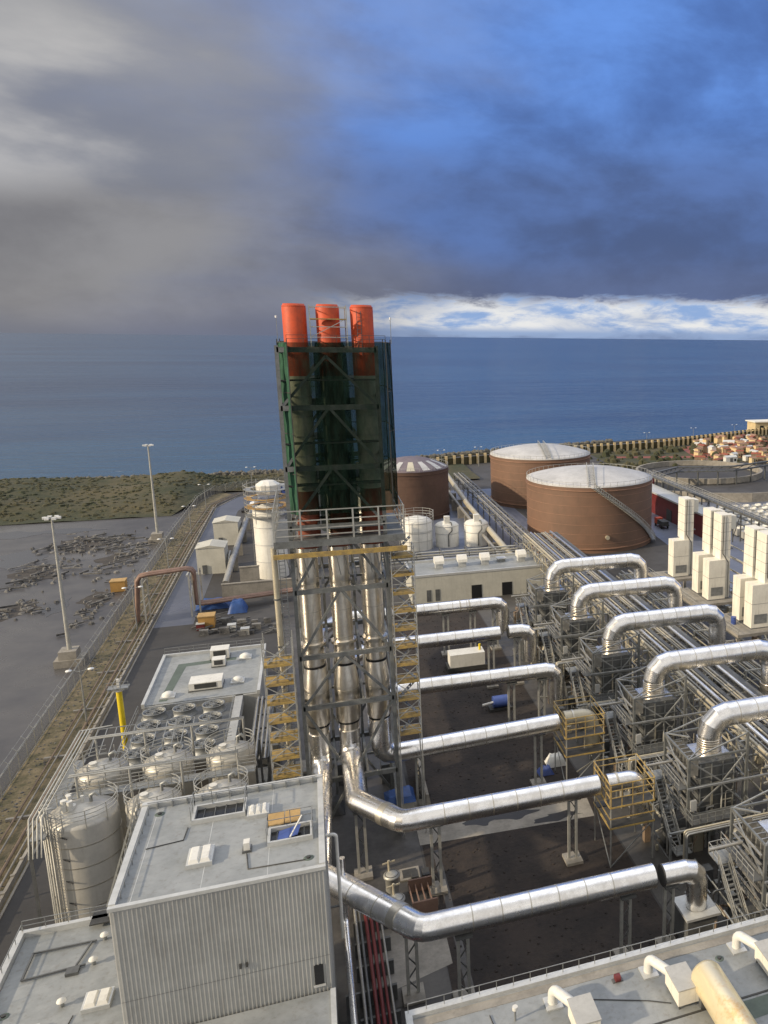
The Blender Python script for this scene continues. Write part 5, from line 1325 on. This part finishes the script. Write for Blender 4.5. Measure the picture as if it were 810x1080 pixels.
def small_tank(x, y, r, h, lb, box=True, scaf=False):
    t = thing('white_tank', lb, 'tank', (x,y,0), 'small white tanks before the dark brown tank')
    part('shell', MB().lathe(x,y,[(r,0),(r,h*.86),(r*.8,h*.94),(r*.3,h),(0,h)],32), 'white_paint', t)
    part('band', MB().ring(x,y,h*.55,r,.05,.2,32).ring(x,y,h*.84,r,.05,.15,32), 'roof_trim', t)
    if box: part('top_box', MB().box(x-.8,x+.6,y-1.8,y-.4,h*.95,h+1.6), 'white_paint', t); part('pipe', MB().tube(path([(x+.2,y-1,h),(x+.9,y-r*.7,h),(x+.9,y-r-.2,h*.7),(x-.1,y-r-.2,h*.55),(x-.1,y-r-.2,.4)],.3,3),.16,8), 'steel', t)
    if scaf:
        b = MB()
        for k in range(12):
            a = k*PI/6; a2 = a+PI/6; p = (x+(r+.5)*math.cos(a),y+(r+.5)*math.sin(a)); q = (x+(r+.5)*math.cos(a2),y+(r+.5)*math.sin(a2)); b.bar((*p,0),(*p,h+1.5),.10)
            for z in (h*.3,h*.6,h,h+.7,h+1.4): b.bar((*p,z),(*q,z),.08)
        part('scaffold_tubes', b, 'steel_light', t)
small_tank(23.7,218.6,4.0,8.6,'widest small white tank, caged in scaffold tubes next to the tower',False,True)
small_tank(31.7,219.3,3.1,6.6,'left one of the two small white tanks with black pipes')
small_tank(39.3,217.9,3.2,6.9,'right one of the two small white tanks with black pipes')
def long_duct():
    t = thing('conveyor_gallery', 'cream walkway gallery and pipe running diagonally past the white tanks', 'gallery', (45,180,0))
    part('pipe', MB().tube([(42.0,186,4.2),(42.6,250,4.8),(44,302,6.4)],.75,12), 'pipe_cream', t)
    part('pipe', MB().tube([(40.4,190,3.0),(40.8,250,3.4),(42,300,3.8)],.45,10), 'pipe_grey', t)
    for y in range(192,300,12): part('support', MB().box(40,43.4,y,y+.6,0,3.4), 'concrete', t)
long_duct()
# sea wall with buttresses
def sea_wall():
    t = thing('sea_wall', 'long sand coloured harbour wall with tall buttress posts along the shore', 'wall', (52,358,0))
    line = [(34,352),(60,362),(124,381),(168,390),(252,428),(330,470)]
    b = MB()
    for a, c in zip(line, line[1:]): b.bar((*a,1.6),(*c,1.6),.5,3.2); b.bar((*a,4.0),(*c,4.0),.7,.5)
    part('wall', b, 'bank', t)
    n = 0
    for a, c in zip(line, line[1:]):
        L = math.hypot(c[0]-a[0],c[1]-a[1]); k = int(L//3.6)
        for j in range(k):
            if n >= 98: break
            x, y = a[0]+(c[0]-a[0])*j/k, a[1]+(c[1]-a[1])*j/k; n += 1
            part('buttress', MB().box(x-.55,x+.55,y-1.2,y-.3,0,4.4), 'sand_wall', t)
sea_wall()
for i, (px, py) in enumerate(((682,474),(731,468),(774,464),(466,496),(505,492))):
    c = P(px, py); lb = ['lamp post by the sea wall left of the cabins','lamp post by the sea wall behind the cabins','lamp post on the sea wall near the right edge','lamp post behind the striped roof tank','lamp post between the striped tank and the farther tank'][i]
    dup(l0, (c.x,c.y,0), lb)
# right background
def right_far():
    kinds = (('sand_wall','tank_ring','sand coloured site cabin in the cluster below the sea wall'),('pipe_rust','primer_red','rusty red site cabin in the cluster below the sea wall'),('white_paint','roof_trim','white site cabin in the cluster below the sea wall'))
    protos = []
    for wm, rm, lb in kinds:
        c = thing('site_cabin', lb, 'cabin', (0,0,0), 'site cabins clustered by the sea wall')
        part('wall', MB().box(-2.0,2.0,-1.1,1.1,0,2.4), wm, c); part('roof', MB().add([(-2.1,-1.2,2.4),(2.1,-1.2,2.4),(2.1,1.2,2.4),(-2.1,1.2,2.4),(-2.1,0,2.9),(2.1,0,2.9)],[(0,1,5,4),(2,3,4,5),(0,4,3),(1,2,5)]), rm, c); part('door', MB().box(-.5,.5,-1.16,-1.05,.1,2.1), 'steel', c); part('window', MB().box(1,1.7,-1.16,-1.05,1.1,1.9), 'black_glass', c)
        protos.append([c, True])
    rr = random.Random(11); k = 0
    while k < 84:
        p = P(rr.uniform(735,809), rr.uniform(464,490))
        if p.y > 398+.3*(p.x-170): continue
        pr = protos[rr.choice((0,0,1,1,2))]; loc = (p.x,p.y,0)
        if pr[1]: pr[0].location = loc; pr[0]['org'] = [0,0,0]; pr[1] = False
        else:
            d = dup(pr[0], loc, pr[0]['label'], rr.choice((.3,1.7,.5,.1,2.6))); d.scale = (rr.uniform(.6,1.5), rr.uniform(.8,1.3), rr.uniform(.7,1.5))
        k += 1
    a = thing('cooling_unit', 'grey white cooling unit in the dense grid at the right edge', 'cooling unit', (0,0,0), 'grid of cooling units at the right edge')
    part('casing', MB().box(-1.6,1.6,-1.4,1.4,.3,2.2), 'grey_cladding', a); part('fan_ring', MB().lathe(0,0,[(1.1,2.2),(1.0,2.6),(.9,2.6),(.9,2.25)],16), 'white_paint', a); part('leg_frame', MB().box(-1.5,1.5,-1.3,1.3,0,.3), 'steel_dark', a)
    first = True
    for j in range(11):
        for i in range(9):
            x, y = 108+i*4.3, 186+j*4.6
            if x < 108+ (y-186)*.28 -1: continue
            if first: a.location = (x,y,0); a['org'] = [0,0,0]; first = False
            else: dup(a, (x,y,0), 'grey white cooling unit in the dense grid at the right edge')
    t = thing('long_shed', 'long shed with a grey roof and dark red wall right of the nearest tank', 'shed', (100,230,0))
    part('wall', MB().box(100.5,105.5,205,262,0,6.5), 'pipe_red', t); part('roof', MB().box(100.1,105.9,204.6,262.4,6.5,7.0), 'roof_trim', t); part('door', MB().box(100.4,100.6,226,230,0,3.6), 'steel_dark', t)
    t = thing('overhead_conveyor', 'straight grey overhead conveyor gallery behind the white stacks', 'conveyor', (107,200,0))
    part('gallery', MB().box(106.6,109,165,262,8.6,9.2), 'steel', t)
    b = MB().rail([(106.6,165,9.2),(106.6,262,9.2)],1.2,3,.07).rail([(109,165,9.2),(109,262,9.2)],1.2,3,.07); part('guard_rail', b, 'steel_light', t)
    for y in range(168,262,10): part('trestle', MB().bar((106.6,y,0),(106.6,y,8.6),.3).bar((109,y,0),(109,y,8.6),.3).bar((106.6,y,1),(109,y,8),.18), 'steel', t)
    # van seen on the pavement
    p = P(698,556); t = thing('small_truck', 'small red cabbed truck standing on the blue pavement beside the tank', 'truck', (p.x,p.y,0))
    part('cab', MB().box(p.x-1.0,p.x+1.0,p.y+1.6,p.y+3.4,.6,2.5), 'chimney_red', t); part('load_bed', MB().box(p.x-1.1,p.x+1.1,p.y-3,p.y+1.4,.9,1.3).box(p.x-1.0,p.x+1.0,p.y-2.8,p.y+1.2,1.3,2.2), 'steel_dark', t); part('windscreen', MB().box(p.x-.9,p.x+.9,p.y+3.38,p.y+3.44,1.6,2.3), 'black_glass', t)
    for sy in (-2,2.4):
        for sx in (-1,1): part('wheel', MB().tube([(p.x+sx-.15,p.y+sy,.45),(p.x+sx+.15,p.y+sy,.45)],.45,14), 'tyre', t)
    # oval basin
    t = thing('basin', 'curved concrete water basin beyond the tanks on the right', 'basin', (140,300,0))
    vs = []; n = 48
    b = MB()
    for k in range(n):
        a = 2*PI*k/n; a2 = 2*PI*(k+1)/n
        for (rx, ry, z) in ((26,24,1.2),): b.bar((148+rx*math.cos(a),306+ry*math.sin(a),z),(148+rx*math.cos(a2),306+ry*math.sin(a2),z),1.0,2.4)
    part('rim_wall', b, 'concrete', t)
    part('basin_water', MB().lathe(148,306,[(25,.3),(0,.3)],48), 'road_dark', t)
    b = MB()
    for k in range(14): b.bar((124+k*3.6,306+24*math.sin(k*.45),0),(124+k*3.6,306+24*math.sin(k*.45),5),.2)
    t = thing('curved_road_wall', 'long dark curved retaining wall below the basin at the right', 'wall', (150,262,0))
    b = MB(); pts = [(112,262),(125,252),(140,247),(158,247),(180,252),(210,262)]
    for a, c in zip(pts, pts[1:]): b.bar((*a,1.6),(*c,1.6),.6,3.2)
    part('wall', b, 'concrete', t)
    t = thing('pipe_trestle', 'dark steel pipe trestle with a red sign end, in front of the basin', 'pipe bridge', (115,275,0))
    pts = [(112,272),(128,284),(150,280),(190,296)]
    b = MB()
    for a, c in zip(pts, pts[1:]):
        for dz in (5.5,7.2): b.bar((*a,dz),(*c,dz),.9,.5)
        L = 6
        for k in range(L): f, f2 = k/L, (k+1)/L; b.bar((a[0]+(c[0]-a[0])*f,a[1]+(c[1]-a[1])*f,5.5),(a[0]+(c[0]-a[0])*f2,a[1]+(c[1]-a[1])*f2,7.2),.2)
    part('truss', b, 'steel', t)
    for (x,y) in ((112,272),(116,275),(120,278),(128,284),(136,282),(144,281),(152,281),(160,284),(168,287),(178,291)): part('post', MB().bar((x,y,0),(x,y,5.5),.5), 'steel', t)
    part('red_end', MB().box(108.5,113,270,273.5,3,7), 'pipe_red', t)
    # hill side and paths
    sheet('red_ground', [(168,352),(262,352),(262,424),(176,388)], .034, 'primer_red')
    sheet('slope', [(120,318),(150,334),(200,330),(260,380),(240,412),(168,388),(124,378)], .02, 'bank')
    sheet('red_track', [(128,362),(133,366),(190,352),(260,334),(258,328),(188,345)], .026, 'primer_red')
    b = MB()
    for k in range(420):
        x = random.uniform(118,300); y = random.uniform(322,420)
        if y > 378+(x-120)*.36: continue
        s = random.uniform(.8,2.6); blob(b, x, y, s*.3, s, s*.8)
    struct(b.build('bushes', 'scrub'), 'stuff')
    t = thing('harbour_building', 'pale harbour building at the end of the sea wall, right edge', 'building', (262,436,0))
    part('wall', MB().box(244,290,430,440,0,7), 'sand_wall', t); part('roof', MB().box(243,291,429,441,7,7.6), 'cream_panel', t)
    for x in range(247,288,6): part('window', MB().box(x,x+2.5,429.9,430.1,2.5,5), 'black_glass', t)
right_far()

# ================================================================== FRONT RIGHT roof
def front_roof():
    Z = 8.0
    t = thing('engine_hall', 'flat roofed engine hall at the lower right with white parapet', 'building', (3.5,30,0))
    part('wall', MB().box(3.5,60,14,52.0,0,Z-.1), 'grey_cladding', t)
    part('roof_deck', MB().box(3.8,60,14,51.7,Z-.1,Z), 'roof_grey', t)
    part('parapet', MB().box(3.4,60,51.6,52.15,Z-.3,Z+.30).box(3.4,3.85,14,51.6,Z-.3,Z+.30), 'roof_trim', t)
    b = MB().rail([(3.6,51.9,Z+.3),(59,51.9,Z+.3)],.75,1.25,.035,0); part('guard_rail', b, 'galv', t)
    b = MB()
    for y in (50.7,): b.box(3.9,60,y,y+.75,Z+.002,Z+.03)
    part('gutter_stain', b, 'concrete', t)
    part('roof_joint', MB().box(3.9,60,45.2,45.35,Z,Z+.05).box(3.9,60,38.5,38.65,Z,Z+.05), 'steel_dark', t)
    part('green_strip', MB().add([(23.5,43.2,Z+.012),(34,43.6,Z+.012),(34,45.0,Z+.012),(25,45.0,Z+.012)],[(0,1,2,3)]), 'roof_dark', t)
    def unit(x, y, lb):
        u = thing('air_intake_unit', lb, 'air unit', (x,y,Z), 'white air intake units on the engine hall roof')
        part('flange', MB().box(x-1.3,x-.1,y+.9,y+2.2,Z,Z+.12), 'roof_trim', u)
        part('gooseneck', MB().tube(path([(x-.7,y+1.6,Z+.1),(x-.7,y+1.6,Z+1.25),(x+.3,y-.2,Z+1.15)],.45,4),.36,18), 'white_paint', u)
        part('cabinet', MB().box(x-.1,x+1.5,y-2.6,y-.2,Z+.35,Z+1.6), 'cream_panel', u)
        part('cabinet_lid', MB().box(x-.16,x+1.56,y-2.66,y-.14,Z+1.6,Z+1.68), 'silo_metal', u)
        for sx in (0,1.3):
            for sy in (-2.5,-.4): part('leg', MB().box(x+sx,x+sx+.12,y+sy,y+sy+.12,Z,Z+.35), 'steel', u)
    unit(14.2,48.0,'left white air intake unit on the engine hall roof'); unit(21.8,48.4,'middle white air intake unit, beside the amber cylinder'); unit(29.3,48.4,'right white air intake unit with cabinet, near the right edge')
    a = thing('amber_cylinder', 'large glossy amber silencer cylinder lying on the engine hall roof', 'cylinder', (23.8,45,Z))
    part('drum', MB().tube([(24.2,47.0,Z+1.6),(24.2,46.85,Z+1.6),(24.2,46.5,Z+1.6),(24.2,37,Z+1.6)],[.75,1.05,1.2,1.2],40), 'amber_sheet', a)
    part('saddle', MB().box(23.3,25.1,45.4,45.8,Z,Z+.8).box(23.1,24.9,41,41.4,Z,Z+.8), 'steel', a)
    v = thing('roof_post', 'tiny white capped post near the left end of the engine hall roof', 'vent', (9.7,50.5,Z)); part('post', MB().cyl(10.6,49.0,Z,Z+.9,.08,8), 'galv', v); part('cap', MB().cyl(10.6,49.0,Z+.9,Z+1.15,.2,10), 'white_paint', v)
    r = thing('hose_reel', 'small red reel lying on the engine hall roof behind the parapet', 'reel', (18.6,50,Z)); part('reel', MB().tube([(18.4,50.0,Z+.25),(18.8,50.0,Z+.25)],.3,14), 'pipe_red', r); part('stand', MB().box(18.2,19.0,49.8,50.2,Z,Z+.1), 'steel', r)
front_roof()
# ------------------------------------------------------------------ clutter between building and ducts
def mid_clutter():
    t = thing('pipe_bundle', 'bundle of dark red and grey pipes running along the apron floor', 'pipes', (1.5,50,0))
    for k, (x, r, m) in enumerate(((1.0,.13,'pipe_grey'),(1.4,.11,'steel'),(1.9,.16,'pipe_red'),(2.35,.16,'pipe_red'),(2.8,.12,'pipe_red'),(3.2,.1,'pipe_grey'))):
        part('pipe', MB().tube([(x,53,1.6),(x-.3,76,1.6)],r,8), m, t)
    for y in range(54,76,3): part('sleeper', MB().box(.5,3.6,y,y+.25,0,1.42), 'steel', t)
    t = thing('silver_pipe', 'single bright silver pipe between the cladded building and red pipes', 'pipe', (.2,52,2)); part('pipe', MB().tube(path([(.1,50,4.2),(-.1,68.8,4.2),(-.1,68.8,10.5)],.6,3),.26,14), 'duct_metal', t); part('pipe_hanger', MB().box(-.5,.5,60,60.2,0,4.0), 'steel', t)
    t = thing('bent_white_pipe', 'thin white bent pipe at the right corner of the cladded roof', 'pipe', (-.9,63,8)); part('pipe', MB().tube(path([(-1.2,64.4,15.6),(-.4,64.4,15.6),(-.4,64.4,6.0)],.3,3),.14,10), 'white_paint', t); part('bracket', MB().box(-1.25,-.4,64.3,64.5,9,9.1), 'steel', t)
    for (x,y,lb) in ((4.4,76.0,'farther pale round filter vessel standing behind the nearest duct'),(4.5,72.2,'nearer pale round filter vessel standing behind the nearest duct')):
        v = thing('filter_vessel', lb, 'vessel', (x,y,0), 'filter vessels behind the nearest duct'); part('vessel', MB().lathe(x,y,[(.62,0),(.62,2.7),(.8,2.75),(.8,2.95),(.3,3.15),(0,3.2)],24), 'steel_light', v)
        part('bolt_ring', MB().ring(x,y,2.98,.62,.05,.12,18), 'steel', v); part('valve', MB().tube([(x-.2,y+.5,2.9),(x-.2,y+.5,4.2)],.12,8).bar((x-.8,y+.5,3.9),(x+.4,y+.5,4.1),.12), 'pipe_cream', v)
    t = thing('tarped_skip', 'white skip covered with a bright blue sheet behind the second duct', 'skip', (6.3,93.5,0)); part('body', MB().box(5.2,8.2,90.4,93.2,0,2.0), 'silo_metal', t)
    part('blue_sheet', MB().add([(5.0,90.2,2.0),(8.4,90.2,2.0),(8.4,93.4,2.05),(5.0,93.4,2.05),(5.5,90.7,2.7),(8.0,90.8,2.45),(7.9,93.0,2.7),(5.6,92.9,2.5)],[(0,1,5,4),(1,2,6,5),(2,3,7,6),(3,0,4,7),(4,5,6,7)]), 'blue_tarp', t)
    t = thing('floor_hatch', 'dark open floor hatch with grille on the apron', 'floor hatch', (6.5,80,0)); part('frame', MB().box(5.4,7.4,78.6,80.6,.03,.2), 'concrete', t); part('grille', MB().box(5.7,7.1,78.9,80.3,.2,.23), 'steel_dark', t)
    t = thing('steel_skid', 'rusty steel pipe skid by the left edge of the soil yard', 'skid', (7.4,74,0)); b = MB()
    for k in range(4): b.bar((6.2+k*.6,73,.6),(6.0+k*.6,77,.9),.12)
    b.box(6,8.4,73,73.2,0,1.4).box(6,8.4,76.6,76.8,0,1.4); part('skid_frame', b, 'pipe_brown', t); part('dark_box', MB().box(6.4,7.1,77.2,78.4,.03,1.3).box(7.5,8.2,77.2,78.4,.03,1.3), 'steel_dark', t)
    t = thing('concrete_panel', 'pale concrete wall panel leaning beside the soil yard', 'panel', (10,95,0)); part('panel', MB().add([(9.6,90.6,0),(10.3,90.6,0),(10.1,100,0),(9.4,100,0),(9.6,90.6,2.4),(9.9,90.6,2.4),(9.7,100,3.8),(9.4,100,3.8)],[(0,1,5,4),(1,2,6,5),(2,3,7,6),(3,0,4,7),(4,5,6,7)]), 'concrete', t)
    t = thing('generator', 'white generator set behind the fifth duct on the soil yard', 'generator', (22.4,139,0)); part('canopy', MB().box(18.8,24.6,131.6,134.4,.8,3.0), 'white_paint', t); part('skid', MB().box(18.4,25,131.4,134.6,.1,.8), 'steel_dark', t); part('exhaust', MB().cyl(24,133,3.0,4.0,.2,10), 'yellow', t)
    t = thing('blue_pump', 'blue pump unit behind the fourth duct', 'pump', (23.6,116,0)); part('body', MB().tube([(22.6,115.5,1.2),(24.8,115.5,1.2)],.9,16), 'blue_steel', t); part('skid', MB().box(22,25.4,114.6,116.4,.05,.4), 'steel_dark', t); part('nozzle', MB().tube([(21.0,115.3,1.0),(22.6,115.4,1.2)],.2,8), 'white_paint', t)
    tarp(586,805,2.6,2.2,1.2,'crumpled white sheeting bundle at the foot of the farther yellow cage','white_paint')
    tarp(575,815,2.0,1.8,.8,'crumpled dark blue sheet beside the white bundle','blue_steel')
    # low walls / beams around tower base and left of it
    t = thing('tower_annex', 'dark steel skid frames and vessels crowded round the tower foot', 'machinery', (-6,92,0))
    for (x,y,w,d,h) in ((-8.4,97,1.6,5,4.6),(-7.6,104,2.2,4,6.0),(-3.2,101,3,3,3.2),(1.6,102,3,3,2.8),(-8.3,110,1.2,6,5.6),(6,100,1.6,2,2.6)): part('cabinet', MB().box(x-w/2,x+w/2,y-d/2,y+d/2,0,h), 'steel', t)
    b = MB()
    for x in (-9.2,-7.2): 
        for y in (95,99,103,107,112): b.bar((x,y,0),(x,y,8),.24)
        for z in (4,8): b.bar((x,95,z),(x,112,z),.22)
    for y in (95,99,103,107,112): b.bar((-9.2,y,8),(-7.2,y,8),.2)
    part('frame', b, 'steel', t)
    for k in range(4): part('pipe', MB().tube(path([(-9+.5*k,94,8.4),(-9+.5*k,112,8.4),(-9+.5*k,112,2)],.3,3),.13,8), 'pipe_grey', t)
    part('caged_stair', MB().rail([(-7.2,88,0),(-7.2,88,8)],1,1).rail([(-7.4,84,6),(-7.4,90,6),(-5.6,90,6)],1.1,1,.04,2), 'steel_light', t)
    b = MB(); rr = random.Random(5)
    for k in range(1100):
        x, y = rr.choice((rr.uniform(31,44),rr.uniform(31,44),rr.uniform(52.5,62),rr.uniform(72,84))), rr.uniform(54,158); s = rr.uniform(.12,.55)
        q = rr.random(); b.cur = rr.choice((0,0,1,1,2,3))
        if q < .4: b.box(x-s,x+s,y-s,y+s,0,s*rr.uniform(2,6))
        elif q < .6: b.tube([(x,y,0),(x,y,rr.uniform(1.5,6))],s*.35,8)
        elif q < .8: L = rr.uniform(1,5); z = rr.uniform(.5,5); b.tube([(x,y,z),(x,min(y+L,158),z)],rr.uniform(.05,.16),6)
        else: b.bar((x,y,rr.uniform(.3,3)),(x+rr.uniform(-3,3),y+rr.uniform(-.3,.3),rr.uniform(.3,3)),.14)
    struct(b.build('plant_clutter', ['steel','galv','pipe_cream','pipe_rust']), 'stuff')
mid_clutter()
print('objects', len(bpy.data.objects))
